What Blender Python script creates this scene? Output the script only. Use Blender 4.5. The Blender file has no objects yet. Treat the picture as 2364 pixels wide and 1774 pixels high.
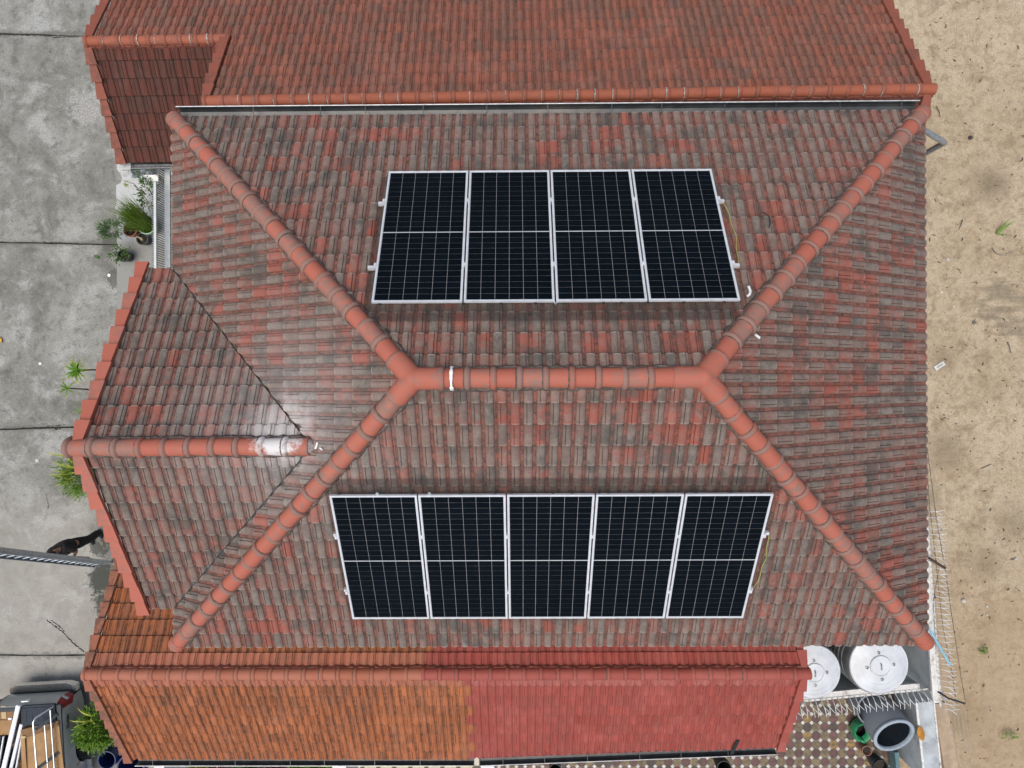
import bpy, math, random
from mathutils import Vector, Matrix, noise as mnoise
random.seed(7)
V = Vector
sc = bpy.context.scene
col = sc.collection

# ------------------------------------------------------------------ camera
F = 1500.0                      # focal length in photograph pixels (2364 x 1774)
CAM = V((0, 0, 16.2))
ROT = Matrix.Rotation(-0.00521, 3, 'Z') @ Matrix.Rotation(0.00682, 3, 'Y') @ Matrix.Rotation(0.00127, 3, 'X')
cd = bpy.data.cameras.new('camera')
cam = bpy.data.objects.new('camera', cd)
col.objects.link(cam)
cam.matrix_world = Matrix.Translation(CAM) @ ROT.to_4x4()
cd.sensor_width = 36
cd.lens = 36 * F / 2364
cd.clip_end = 1000
sc.camera = cam

# ------------------------------------------------------------------ light (bright overcast)
SUN_EL, SUN_AZ = math.radians(74), math.radians(225)     # azimuth measured from +Y, clockwise
w = bpy.data.worlds.new('World')
sc.world = w
w.use_nodes = True
wn = w.node_tree
bg = wn.nodes['Background']
sky = wn.nodes.new('ShaderNodeTexSky')
sky.sky_type = 'NISHITA'
sky.sun_disc = False
sky.sun_elevation = SUN_EL
sky.sun_rotation = SUN_AZ
sky.air_density = 1.0
sky.dust_density = 4.5
sky.ozone_density = 1.0
wn.links.new(sky.outputs[0], bg.inputs[0])
bg.inputs[1].default_value = 0.15
sd = bpy.data.lights.new('sun', 'SUN')
sd.energy = 1.5
sd.angle = math.radians(45)
sd.color = (1.0, 0.95, 0.87)
so = bpy.data.objects.new('sun', sd)
col.objects.link(so)
sdir = V((math.sin(SUN_AZ) * math.cos(SUN_EL), math.cos(SUN_AZ) * math.cos(SUN_EL), math.sin(SUN_EL)))
so.rotation_euler = sdir.to_track_quat('Z', 'Y').to_euler()
so.location = (0, 0, 30)
sc.view_settings.view_transform = 'Standard'
sc.view_settings.look = 'None'
sc.view_settings.exposure = 0.12
sc.view_settings.gamma = 1.0
sc.view_settings.use_curve_mapping = False

# ------------------------------------------------------------------ helpers
def ray(px, py):
    return ROT @ V(((px - 1182) / F, -(py - 887) / F, -1.0))
def atz(px, py, z):
    d = ray(px, py)
    return CAM + d * ((z - CAM.z) / d.z)
def hit(px, py, o, n):
    d = ray(px, py)
    return CAM + d * ((V(o) - CAM).dot(n) / d.dot(n))
def proj(p):
    q = ROT.transposed() @ (V(p) - CAM)
    return 1182 + F * q.x / -q.z, 887 - F * q.y / -q.z
def inpoly(x, y, poly):
    r = False
    j = len(poly) - 1
    for i in range(len(poly)):
        (xi, yi), (xj, yj) = poly[i], poly[j]
        if (yi > y) != (yj > y) and x < (xj - xi) * (y - yi) / (yj - yi) + xi:
            r = not r
        j = i
    return r

WORLD = {}
def wm(o):
    return WORLD.get(o.name, Matrix.Identity(4)) if o else Matrix.Identity(4)
def link(o, parent=None, M=None):
    M = M if M is not None else Matrix.Identity(4)
    col.objects.link(o)
    WORLD[o.name] = M
    if parent:
        o.parent = parent
        o.matrix_basis = wm(parent).inverted() @ M
    else:
        o.matrix_basis = M
    return o
def tag(o, label=None, cat=None, group=None, kind=None):
    if label: o['label'] = label
    if cat: o['category'] = cat
    if group: o['group'] = group
    if kind: o['kind'] = kind
    return o
def thing(name, label, cat, loc=(0, 0, 0), rz=0.0, group=None):
    o = bpy.data.objects.new(name, None)
    o.empty_display_size = 0.2
    link(o, None, Matrix.Translation(V(loc)) @ Matrix.Rotation(rz, 4, 'Z'))
    return tag(o, label, cat, group)
def mesh_obj(name, me, parent=None, M=None):
    return link(bpy.data.objects.new(name, me), parent, M)

class MB:
    """collects polygons; build() links them as one mesh object. T is applied to every point."""
    def __init__(s, T=None):
        s.v, s.f, s.T = [], [], T
    def add(s, vs, fs):
        b = len(s.v)
        s.v += [tuple(s.T @ V(p)) if s.T else tuple(p) for p in vs]
        s.f += [tuple(b + i for i in f) for f in fs]
        return s
    def box(s, c, size, R=None, taper=1.0):
        x, y, z = [k / 2 for k in size]
        ps = []
        for dz in (-z, z):
            t = taper if dz > 0 else 1
            for dx, dy in ((-x, -y), (x, -y), (x, y), (-x, y)):
                p = V((dx * t, dy * t, dz))
                ps.append((R @ p if R else p) + V(c))
        return s.add(ps, [(3, 2, 1, 0), (4, 5, 6, 7), (0, 1, 5, 4), (1, 2, 6, 5), (2, 3, 7, 6), (3, 0, 4, 7)])
    def beam(s, a, b, w, h, up=(0, 0, 1)):
        a, b = V(a), V(b)
        d = (b - a).normalized()
        side = d.cross(V(up)).normalized()
        u = side.cross(d).normalized()
        ps = [p + side * (sx * w / 2) + u * (su * h / 2) for p in (a, b) for sx, su in ((-1, -1), (1, -1), (1, 1), (-1, 1))]
        return s.add(ps, [(0, 1, 2, 3), (7, 6, 5, 4), (0, 4, 5, 1), (1, 5, 6, 2), (2, 6, 7, 3), (3, 7, 4, 0)])
    def tube(s, pts, r, n=6, caps=True):
        pts = [V(p) for p in pts]
        rs = r if isinstance(r, (list, tuple)) else [r] * len(pts)
        ring, ps = None, []
        prev = None
        for i, p in enumerate(pts):
            d = (pts[min(i + 1, len(pts) - 1)] - pts[max(i - 1, 0)]).normalized()
            if prev is None:
                a = d.orthogonal().normalized()
            else:
                a = (prev - d * prev.dot(d)).normalized()
            prev = a
            b = d.cross(a)
            ps += [p + (a * math.cos(2 * math.pi * k / n) + b * math.sin(2 * math.pi * k / n)) * rs[i] for k in range(n)]
        fs = []
        for i in range(len(pts) - 1):
            for k in range(n):
                k2 = (k + 1) % n
                fs.append((i * n + k, i * n + k2, (i + 1) * n + k2, (i + 1) * n + k))
        if caps:
            fs.append(tuple(range(n - 1, -1, -1)))
            fs.append(tuple((len(pts) - 1) * n + k for k in range(n)))
        return s.add(ps, fs)
    def lathe(s, prof, n=32, M=None, close=True):
        """prof: (r, z) from bottom to top."""
        M = M or Matrix.Identity(4)
        ps, fs = [], []
        for r, z in prof:
            ps += [M @ V((r * math.cos(2 * math.pi * k / n), r * math.sin(2 * math.pi * k / n), z)) for k in range(n)]
        for i in range(len(prof) - 1):
            for k in range(n):
                k2 = (k + 1) % n
                fs.append((i * n + k, i * n + k2, (i + 1) * n + k2, (i + 1) * n + k))
        if close:
            if prof[0][0] > 1e-4: fs.append(tuple(range(n - 1, -1, -1)))
            if prof[-1][0] > 1e-4: fs.append(tuple((len(prof) - 1) * n + k for k in range(n)))
        return s.add(ps, fs)
    def prism(s, poly, z0, z1):
        n = len(poly)
        ps = [(x, y, z0) for x, y in poly] + [(x, y, z1) for x, y in poly]
        return s.add(ps, [tuple(range(n - 1, -1, -1)), tuple(range(n, 2 * n))] + [(i, (i + 1) % n, n + (i + 1) % n, n + i) for i in range(n)])
    def sweep(s, prof, a, b, up=(0, 0, 1), closed=True):
        """extrude a 2D profile (side, up) along a->b"""
        a, b = V(a), V(b)
        d = (b - a).normalized()
        side = d.cross(V(up)).normalized()
        u = side.cross(d).normalized()
        n = len(prof)
        ps = [p + side * x + u * y for p in (a, b) for x, y in prof]
        rng = range(n) if closed else range(n - 1)
        fs = [(i, (i + 1) % n, n + (i + 1) % n, n + i) for i in rng]
        if closed:
            fs += [tuple(range(n - 1, -1, -1)), tuple(range(n, 2 * n))]
        return s.add(ps, fs)
    def mesh(s, name, m, smooth=0):
        me = bpy.data.meshes.new(name)
        me.from_pydata(s.v, [], s.f)
        if m: me.materials.append(m)
        if smooth:
            me.polygons.foreach_set('use_smooth', [True] * len(me.polygons))
            me.set_sharp_from_angle(angle=math.radians(smooth))
        me.update()
        return me
    def build(s, name, m, parent=None, M=None, smooth=0):
        return mesh_obj(name, s.mesh(name, m, smooth), parent, M)

# ------------------------------------------------------------------ materials
class NT:
    def __init__(s, name):
        s.m = bpy.data.materials.new(name)
        s.m.use_nodes = True
        s.t = s.m.node_tree
        s.b = s.t.nodes['Principled BSDF']
        s._p = None
    def put(s, sock, v):
        if isinstance(v, bpy.types.NodeSocket): s.t.links.new(v, sock)
        elif isinstance(v, (tuple, list)) and len(v) == 3 and sock.type == 'RGBA': sock.default_value = (*v, 1)
        else: sock.default_value = v
    def node(s, typ, ins={}, **kw):
        n = s.t.nodes.new(typ)
        for k, v in kw.items(): setattr(n, k, v)
        for k, v in ins.items(): s.put(n.inputs[k], v)
        return n
    def pos(s):
        if s._p is None: s._p = s.node('ShaderNodeNewGeometry').outputs['Position']
        return s._p
    def noise(s, scale, detail=4, rough=0.6, vec=None, dist=0.0):
        return s.node('ShaderNodeTexNoise', {'Vector': vec if vec is not None else s.pos(), 'Scale': scale, 'Detail': detail, 'Roughness': rough, 'Distortion': dist}).outputs['Fac']
    def math(s, op, a, b=0.0, clamp=False):
        n = s.node('ShaderNodeMath', operation=op, use_clamp=clamp)
        s.put(n.inputs[0], a); s.put(n.inputs[1], b)
        return n.outputs[0]
    def ss(s, x, lo, hi, a=0.0, b=1.0):
        return s.node('ShaderNodeMapRange', {'Value': x, 'From Min': lo, 'From Max': hi, 'To Min': a, 'To Max': b}, interpolation_type='SMOOTHSTEP').outputs['Result']
    def mix(s, f, a, b, blend='MIX'):
        n = s.node('ShaderNodeMix', data_type='RGBA', blend_type=blend)
        s.put(n.inputs[0], f); s.put(n.inputs[6], a); s.put(n.inputs[7], b)
        return n.outputs[2]
    def attr(s, name):
        a = s.node('ShaderNodeAttribute', attribute_name=name)
        sp = s.node('ShaderNodeSeparateColor', {'Color': a.outputs['Color']})
        return [sp.outputs[0], sp.outputs[1], sp.outputs[2], a.outputs['Alpha']]
    def mapv(s, scale=(1, 1, 1), rot=(0, 0, 0), vec=None):
        return s.node('ShaderNodeMapping', {'Vector': vec if vec is not None else s.pos(), 'Scale': scale, 'Rotation': rot}).outputs[0]
    def dist(s, p):
        return s.node('ShaderNodeVectorMath', {0: s.pos(), 1: tuple(p)}, operation='DISTANCE').outputs['Value']
    def bump(s, h, d=0.01, st=0.5):
        s.put(s.b.inputs['Normal'], s.node('ShaderNodeBump', {'Height': h, 'Distance': d, 'Strength': st}).outputs[0])
    def done(s, colour, rough=0.8, metal=0.0, spec=0.5):
        s.put(s.b.inputs['Base Color'], colour)
        s.put(s.b.inputs['Roughness'], rough)
        s.put(s.b.inputs['Metallic'], metal)
        s.put(s.b.inputs['Specular IOR Level'], spec)
        return s.m

def plain(name, c, rough=0.6, metal=0.0, var=0.25, scale=12, spec=0.5, dirt=None, bump=0.0):
    n = NT(name)
    f = n.ss(n.noise(scale, 5), 0.3, 0.7)
    lo = tuple(k * (1 - var) for k in c)
    hi = tuple(min(1, k * (1 + var * 0.5)) for k in c)
    cc = n.mix(f, lo, hi)
    if dirt:
        cc = n.mix(n.ss(n.noise(scale * 0.35, 6, 0.7), 0.5, 0.72, 0, dirt[1]), cc, dirt[0])
    if bump: n.bump(n.noise(scale * 4, 5), 0.004, bump)
    return n.done(cc, rough, metal, spec)

GLARE_AT = V((-3.15, -0.60, 7.66))          # centre of the white glare painted on the porch ridge
def paint_glare(n, cc, lo, hi, amt):
    d = n.math('ADD', n.dist(GLARE_AT), n.math('MULTIPLY', n.math('SUBTRACT', n.noise(5.0, 8, .75), 0.5), 0.9))
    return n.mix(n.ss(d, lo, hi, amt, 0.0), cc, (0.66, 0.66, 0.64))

def tile_mat(name, red1, red2, grey1, grey2, bias, gv, dark, streak=0.0, glare=False, rough=0.75, spec=0.3, head=0.55, butt=0.5, blot=1.0):
    n = NT(name)
    a = n.attr('tv')
    roll, top, tile, along = a[0], a[1], a[2], a[3]
    n1 = n.noise(11, 5, 0.65)
    n2 = n.noise(75, 4, 0.75)
    n3 = n.noise(0.9, 3)
    red = n.mix(tile, red1, red2)
    red = n.mix(n.ss(n.noise(1.6, 5, 0.6), 0.48, 0.66, 0.0, 0.6), red, tuple(min(1, k * 1.22) for k in red2))
    red = n.mix(n.ss(n2, 0.3, 0.7, 0.0, 0.35), red, tuple(k * 0.62 for k in red1))
    g = n.math('ADD', roll, n.math('MULTIPLY', n.math('SUBTRACT', n1, 0.5), 1.0))
    g = n.math('ADD', g, n.math('MULTIPLY', n.math('SUBTRACT', n3, 0.5), 1.5))
    g = n.ss(n.math('ADD', g, bias), 0.25, 0.85)
    g = n.math('MULTIPLY', g, n.ss(top, 0.12, 0.55, gv, 1.0))
    grey = n.mix(n.ss(n.math('ADD', n.math('MULTIPLY', n2, 0.6), n.math('MULTIPLY', n.noise(5.5, 6, 0.7), 0.4)), 0.38, 0.60), grey1, grey2)
    grey = n.mix(n.ss(tile, 0.0, 1.0, 0.0, 0.35), grey, tuple((k + q) / 2 for k, q in zip(grey2, red1)))
    cc = n.mix(n.math('MULTIPLY', g, 0.96), red, grey)
    # moss and dirt that collects in the pans
    pan = n.ss(top, 0.05, 0.5, 1.0, 0.0)
    spk = n.ss(n.math('ADD', n2, n.math('MULTIPLY', n1, 0.6)), 0.71, 0.92)
    cc = n.mix(n.math('MULTIPLY', n.math('MULTIPLY', pan, spk), dark), cc, (0.05, 0.034, 0.026))
    if streak:
        sv = n.noise(1.0, 5, 0.6, vec=n.mapv((22, 1.7, 1.7)))
        cc = n.mix(n.math('MULTIPLY', n.ss(sv, 0.45, 0.72), streak), cc, tuple(k * 0.33 for k in red1))
    if streak: cc = n.mix(n.ss(n.noise(1.1, 6, 0.65), 0.50, 0.68, 0, 0.30), cc, tuple(min(1, k * 1.25 + 0.03) for k in red2))
    blk = n.ss(n.math('ADD', n.noise(2.3, 6, 0.7), n.math('MULTIPLY', n2, 0.25)), 0.625, 0.76, 0.0, 0.72 * dark * blot)
    cc = n.mix(blk, cc, (0.075, 0.075, 0.066))
    # grime gathers at the covered head of each tile, the exposed butt edge is scoured pale
    cc = n.mix(n.math('MULTIPLY', n.ss(n.math('ADD', along, n.math('MULTIPLY', n.math('SUBTRACT', n1, 0.5), 0.5)), 0.62, 1.02), head), cc, (0.055, 0.042, 0.036))
    cc = n.mix(n.math('MULTIPLY', n.ss(along, 0.03, 0.09, 1.0, 0.0), n.math('MULTIPLY', top, butt)), cc, tuple(min(1, k * 1.35) for k in grey2))
    if glare:  # glare painted into the tile colour: wide faint haze, then bright core
        cc = paint_glare(n, cc, 0.3, 2.2, 0.13)
        cc = paint_glare(n, cc, 0.05, 0.72, 0.60)
    n.bump(n.math('ADD', n2, n.noise(220, 2)), 0.003, 0.5)
    return n.done(cc, rough, 0.0, spec)

def cap_mat(name, c1, c2, grey, gamt, dark=0.6, glare=False, rough=0.7):
    n = NT(name)
    a = n.attr('tv')
    rnd, collar = a[0], a[1]
    n1 = n.noise(9, 5, 0.7)
    n2 = n.noise(90, 4, 0.7)
    cc = n.mix(rnd, c1, c2)
    cc = n.mix(n.ss(n2, 0.3, 0.75, 0.0, 0.25), cc, tuple(k * 0.65 for k in c1))
    old = n.ss(n.math('ADD', n.math('ADD', n1, n.math('MULTIPLY', rnd, 0.35)), n.math('MULTIPLY', collar, 0.27)), 0.64, 0.92)
    cc = n.mix(n.math('MULTIPLY', old, gamt), cc, grey)
    spk = n.ss(n.math('ADD', n2, n.math('MULTIPLY', n.noise(4, 4), 0.5)), 0.9, 1.05, 0, dark)
    cc = n.mix(spk, cc, tuple(k * 0.25 for k in c1))
    if glare: cc = paint_glare(n, cc, 0.24, 0.42, 0.94)  # the same glare painted into the cap colour
    n.bump(n2, 0.003, 0.4)
    return n.done(cc, rough, 0.0, 0.35)

M = {}
M['tile_old'] = tile_mat('weathered_red_tile', (0.27, 0.080, 0.055), (0.335, 0.105, 0.075), (0.082, 0.074, 0.062), (0.232, 0.203, 0.172), 0.44, 0.40, 1.0, glare=True, head=.42)
M['tile_north'] = tile_mat('dusty_red_tile', (0.240, 0.085, 0.054), (0.285, 0.102, 0.065), (0.13, 0.076, 0.055), (0.235, 0.112, 0.080), -0.02, 1.0, 0.9, streak=0.3, head=.45, butt=.25, blot=.5)
M['tile_brown'] = tile_mat('brown_red_tile', (0.10, 0.028, 0.019), (0.135, 0.040, 0.026), (0.06, 0.029, 0.021), (0.105, 0.039, 0.026), -0.05, 1.0, 0.8, streak=0.5, head=.3, butt=.2, blot=.3)
M['tile_orange'] = tile_mat('orange_tile', (0.34, 0.112, 0.042), (0.40, 0.138, 0.055), (0.15, 0.078, 0.044), (0.31, 0.11, 0.052), -0.18, 0.7, 1.0, streak=0.8, head=.35, butt=.3, blot=.15)
M['tile_salmon'] = tile_mat('cement_smeared_orange_tile', (0.34, 0.118, 0.066), (0.38, 0.138, 0.082), (0.30, 0.115, 0.065), (0.40, 0.155, 0.098), 0.1, 1.0, 0.3, streak=0.2, head=.2, butt=.3)
M['tile_pink'] = tile_mat('chalky_red_tile', (0.30, 0.075, 0.060), (0.35, 0.10, 0.082), (0.30, 0.09, 0.075), (0.37, 0.13, 0.108), 0.1, 1.0, 0.1, streak=0.1, head=.2, butt=.3)
M['tile_red'] = tile_mat('repainted_red_tile', (0.295, 0.060, 0.046), (0.345, 0.078, 0.060), (0.25, 0.062, 0.048), (0.31, 0.080, 0.062), 0.0, 1.0, 0.1, streak=0.2, head=.25, butt=.25)
M['cap_old'] = cap_mat('salmon_ridge_cap', (0.39, 0.115, 0.074), (0.45, 0.145, 0.096), (0.20, 0.155, 0.128), 0.75, glare=True)
M['cap_north'] = cap_mat('terracotta_ridge_cap', (0.32, 0.095, 0.050), (0.37, 0.115, 0.063), (0.22, 0.085, 0.058), 0.6, 0.8)
M['cap_orange'] = cap_mat('orange_ridge_cap', (0.34, 0.115, 0.065), (0.39, 0.135, 0.080), (0.34, 0.14, 0.09), 0.6, 0.3)
M['cap_red'] = cap_mat('red_ridge_cap', (0.285, 0.064, 0.048), (0.33, 0.082, 0.062), (0.32, 0.095, 0.075), 0.6, 0.1)
M['verge_old'] = cap_mat('salmon_verge_tile', (0.40, 0.118, 0.076), (0.45, 0.142, 0.096), (0.17, 0.135, 0.11), 0.5, 0.5)
M['verge_north'] = cap_mat('red_verge_tile', (0.235, 0.072, 0.045), (0.28, 0.088, 0.056), (0.12, 0.055, 0.04), 0.7, 0.8)
M['verge_orange'] = cap_mat('dirty_orange_verge_tile', (0.27, 0.10, 0.055), (0.35, 0.13, 0.075), (0.11, 0.065, 0.045), 0.8, 0.8)
M['mortar'] = plain('red_mortar', (0.24, 0.075, 0.05), 0.9, var=0.5, scale=20, dirt=((0.07, 0.06, 0.05), 0.8))
M['mortar_dark'] = plain('dark_mortar', (0.13, 0.10, 0.085), 0.9, var=0.5, scale=20, dirt=((0.04, 0.04, 0.035), 0.8))
M['sealant'] = plain('grey_white_sealant', (0.42, 0.38, 0.35), 0.7, var=0.5, scale=30)
M['deck'] = plain('roof_underlay', (0.05, 0.03, 0.025), 0.9)
M['fascia'] = plain('painted_fascia', (0.22, 0.215, 0.20), 0.6)
M['wall_cream'] = plain('cream_render', (0.62, 0.58, 0.48), 0.85, scale=3)
M['wall_white'] = plain('white_render', (0.60, 0.62, 0.62), 0.8, scale=4, dirt=((0.12, 0.12, 0.10), 0.5))
M['wall_grey'] = plain('blue_grey_wall_paint', (0.42, 0.465, 0.48), 0.75, var=0.2, scale=2.5, dirt=((0.07, 0.08, 0.085), 0.75))
M['gutter'] = plain('charcoal_gutter', (0.060, 0.067, 0.072), 0.38, 0.2, var=0.35, scale=5, dirt=((0.16, 0.145, 0.12), 0.5))
M['gutter_rim'] = plain('pale_gutter_rim', (0.62, 0.64, 0.64), 0.4, 0.3)
M['galv'] = plain('galvanised_steel', (0.42, 0.45, 0.46), 0.32, 0.7, scale=18)
M['rust_metal'] = plain('rusty_valley_metal', (0.13, 0.145, 0.145), 0.5, 0.4, var=0.4, scale=9, dirt=((0.16, 0.06, 0.025), 0.9))
M['alu'] = plain('anodised_aluminium', (0.74, 0.77, 0.79), 0.35, 0.35, var=0.1)
M['backsheet'] = plain('white_backsheet', (0.52, 0.54, 0.56), 0.4, var=0.05)
def cell_mat():
    n = NT('black_silicon_cell')
    oi = n.node('ShaderNodeObjectInfo')
    cc = n.mix(oi.outputs['Random'], (0.0018, 0.0036, 0.0058), (0.0028, 0.0054, 0.0088))
    cc = n.mix(n.ss(n.noise(1.3, 6, 0.7), 0.55, 0.8, 0, 0.5), cc, (0.006, 0.008, 0.010))
    n.put(n.b.inputs['Coat Weight'], 0.03)
    n.put(n.b.inputs['Coat Roughness'], 0.12)
    return n.done(cc, 0.4, 0.0, 0.04)
M['cell'] = cell_mat()
M['black'] = plain('black_plastic', (0.012, 0.013, 0.014), 0.5)
M['wire_dark'] = plain('dark_wire', (0.035, 0.028, 0.022), 0.6)
M['white_plastic'] = plain('white_plastic', (0.80, 0.80, 0.78), 0.5, var=0.08)
M['earth_wire'] = plain('yellow_green_wire', (0.42, 0.44, 0.10), 0.5)
# ------------------------------------------------------------------ roof tiles
CW, ROLL, OV, TH = 0.32, 0.16, 0.05, 0.030      # cover width, roll pitch, head lap, butt thickness
def profile():
    """(x, height, top factor, roll index) across one two-roll tile"""
    P = []
    hw, hh = 0.0600, 0.031
    for k in (0, 1):
        c = 0.08 + ROLL * k
        P.append((c - 0.08, 0.004, 0.0, k))
        P.append((c - 0.067, 0.0, 0.0, k))
        for j in range(9):
            t = math.pi * j / 8
            x, h = -hw * math.cos(t), hh * math.sin(t) ** 1.0 if 0 < j < 8 else 0.0
            tf = math.sin(t)
            if k == 0 and j == 4:            # side lap between neighbouring tiles: an open joint
                P += [(c - 0.026, h * 0.94, tf, k), (c - 0.0235, h - 0.020, 0.3, k), (c - 0.0165, h - 0.020, 0.3, k), (c - 0.013, h * 0.985, tf, k)]
            P.append((c + x, h, tf, k))
        P.append((c + 0.067, 0.0, 0.0, k))
    P.append((0.32, 0.004, 0.0, 1))
    return P
PROF = profile()
def tile_polys(G, r0, r1, b):
    """polygons of one tile as lists of (a, u, h, roll, top, tile)"""
    L = G + OV
    rr = (r0, r1)
    row = lambda u, dh: [(x, u, h + TH * (1 - u / G) + dh, rr[k], t, b, u / G) for x, h, t, k in PROF]
    lo, hi = row(0, 0), row(L, 0)
    lip, bot = row(0.0, -0.006), row(0.004, -TH - 0.004)
    lo = [(x, 0.006, h, r, t, q, v) for x, u, h, r, t, q, v in lo]
    mid = row(0.10 * G, 0)
    out = []
    for A, B in ((mid, hi), (lo, mid), (lip, lo), (bot, lip)):
        for i in range(len(PROF) - 1):
            out.append([A[i], A[i + 1], B[i + 1], B[i]])
    return out
def clip(poly, planes):
    for ax, au, c in planes:            # keep ax*a + au*u + c >= 0
        if not poly: break
        out = []
        for i in range(len(poly)):
            p, q = poly[i - 1], poly[i]
            dp, dq = ax * p[0] + au * p[1] + c, ax * q[0] + au * q[1] + c
            if (dp >= 0) != (dq >= 0):
                t = dp / (dp - dq)
                out.append(tuple(x + (y - x) * t for x, y in zip(p, q)))
            if dq >= 0: out.append(q)
        poly = out
    return poly if len(poly) >= 3 else []
def halfplanes(region):
    r = []
    for i in range(len(region)):
        (x0, y0), (x1, y1) = region[i], region[(i + 1) % len(region)]
        nx, ny = -(y1 - y0), x1 - x0
        l = math.hypot(nx, ny)
        if l < 1e-6: continue
        r.append((nx / l, ny / l, -(nx * x0 + ny * y0) / l))
    return r
def polys_mesh(name, polys, mat):
    vs, fs, cs, idx = [], [], [], {}
    for p in polys:
        f = []
        for q in p:
            k = (round(q[0], 5), round(q[1], 5), round(q[2], 5), round(q[3], 3))
            if k not in idx:
                idx[k] = len(vs)
                vs.append(q[:3]); cs += [q[3], q[4], q[5], q[6]]
            if not f or f[-1] != idx[k]: f.append(idx[k])
        if len(f) > 1 and f[0] == f[-1]: f.pop()
        if len(set(f)) >= 3 and len(set(f)) == len(f): fs.append(f)
    me = bpy.data.meshes.new(name)
    me.from_pydata(vs, [], fs)
    me.materials.append(mat)
    me.attributes.new('tv', 'FLOAT_COLOR', 'POINT').data.foreach_set('color', cs)
    me.polygons.foreach_set('use_smooth', [True] * len(me.polygons))
    me.set_sharp_from_angle(angle=math.radians(38))
    me.update()
    return me
VARIANTS = {}
def variant(G, mat):
    k = (round(G, 4), mat.name)
    if k not in VARIANTS:
        VARIANTS[k] = []
        for i in range(28):
            a, b, c = random.random(), random.random(), random.random()
            VARIANTS[k].append((polys_mesh('roof_tile', tile_polys(G, a, b, c), mat), a, b, c))
    return random.choice(VARIANTS[k])

class Roof:
    """collects the tiles of one building; finish() makes the 300 largest-looking whole tiles objects, the rest one mesh"""
    def __init__(s, house, hide=(), limit=300):
        s.house, s.hide, s.limit, s.cand, s.rest = house, hide, limit, [], {}
    def slope(s, name, O, ex, eu, regions, G, mat, offs=0.0, pick=None):
        O, ex, eu = V(O), V(ex).normalized(), V(eu).normalized()
        n = ex.cross(eu).normalized()
        part = None
        # underlay sheet that carries the tiles
        mb = MB()
        for reg in regions:
            k = len(reg)
            top = [O + ex * a + eu * u - n * 0.030 for a, u in reg]
            bot = [p - n * 0.05 for p in top]
            mb.add(top + bot, [tuple(range(k)), tuple(range(2 * k - 1, k - 1, -1))] + [(i, k + i, k + (i + 1) % k, (i + 1) % k) for i in range(k)])
        part = mb.build(name, M['deck'], s.house)
        for reg in regions:
            hp = halfplanes(reg)
            amax, umax = max(a for a, u in reg), max(u for a, u in reg)
            amin, umin = min(a for a, u in reg), min(u for a, u in reg)
            for j in range(int(math.floor(umin / G + 1e-6)), int(math.ceil(umax / G - 1e-6))):
                sh = offs + (ROLL if j % 2 else 0.0)
                for i in range(int(math.floor((amin - sh) / CW)) - 1, int(math.ceil((amax - sh) / CW)) + 1):
                    a0, u0 = i * CW + sh, j * G
                    m = mat
                    if pick:
                        m = pick(a0 + CW / 2, u0 + G / 2)
                        if m is None: continue
                    corners = [(a0, u0 + .001), (a0 + CW, u0 + .001), (a0 + CW, u0 + G + OV), (a0, u0 + G + OV)]
                    d = [min(h[0] * a + h[1] * u + h[2] for h in hp) for a, u in corners]
                    dmax = [max(h[0] * a + h[1] * u + h[2] for a, u in corners) for h in hp]
                    if min(dmax) <= 0.004: continue
                    up_lap = (0, -1, umax + 1e-4)
                    whole = min(min(h[0] * a + h[1] * u + h[2] for h in hp) for a, u in ((a0, u0 + .001), (a0 + CW, u0 + .001), (a0 + CW, u0 + G - .02), (a0, u0 + G - .02))) > -0.002
                    jz, jr = random.uniform(-.003, .003), random.uniform(-.008, .008)
                    ctr = O + ex * (a0 + CW / 2) + eu * (u0 + G / 2)
                    px, py = proj(ctr)
                    seen = -40 < px < 2404 and -40 < py < 1814 and not any(inpoly(px, py, q) for q in s.hide)
                    vd = CAM - ctr
                    size = max(0.0, vd.normalized().dot(n)) / vd.length_squared if seen else 0
                    me = None
                    Mx = Matrix((( ex.x, eu.x, n.x, 0), (ex.y, eu.y, n.y, 0), (ex.z, eu.z, n.z, 0), (0, 0, 0, 1)))
                    if whole:
                        me, r0, r1, b = variant(G, m)
                        Mx = Matrix.Translation(O + ex * a0 + eu * u0 + n * jz) @ Mx @ Matrix.Rotation(jr, 4, 'Z')
                        if size > 0:
                            s.cand.append((size, part, me, Mx, m, G, (r0, r1, b)))
                            continue
                        polys = [list(q) for q in tile_polys(G, r0, r1, b)]
                        s.rest.setdefault(m.name, []).extend([[(*(Mx @ V(p[:3])), *p[3:]) for p in q] for q in polys])
                    else:
                        r0, r1, b = random.random(), random.random(), random.random()
                        polys = [[(p[0] + a0, p[1] + u0, p[2] + jz, *p[3:]) for p in q] for q in tile_polys(G, r0, r1, b)]
                        polys = [clip(q, hp) for q in polys]
                        Mt = Matrix.Translation(O) @ Mx
                        s.rest.setdefault(m.name, []).extend([[(*(Mt @ V(p[:3])), *p[3:]) for p in q] for q in polys if q])
        return part
    def finish(s, mats):
        s.cand.sort(key=lambda c: -c[0])
        for k, (size, part, me, Mx, m, G, rb) in enumerate(s.cand):
            if k < s.limit:
                mesh_obj('roof_tile', me, part, Mx)
            else:
                s.rest.setdefault(m.name, []).extend([[(*(Mx @ V(p[:3])), *p[3:]) for p in q] for q in tile_polys(G, *rb)])
        for nm, polys in s.rest.items():
            tag(mesh_obj('roof_tiles', polys_mesh('roof_tiles', polys, bpy.data.materials[nm]), s.house), kind='stuff')

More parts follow.
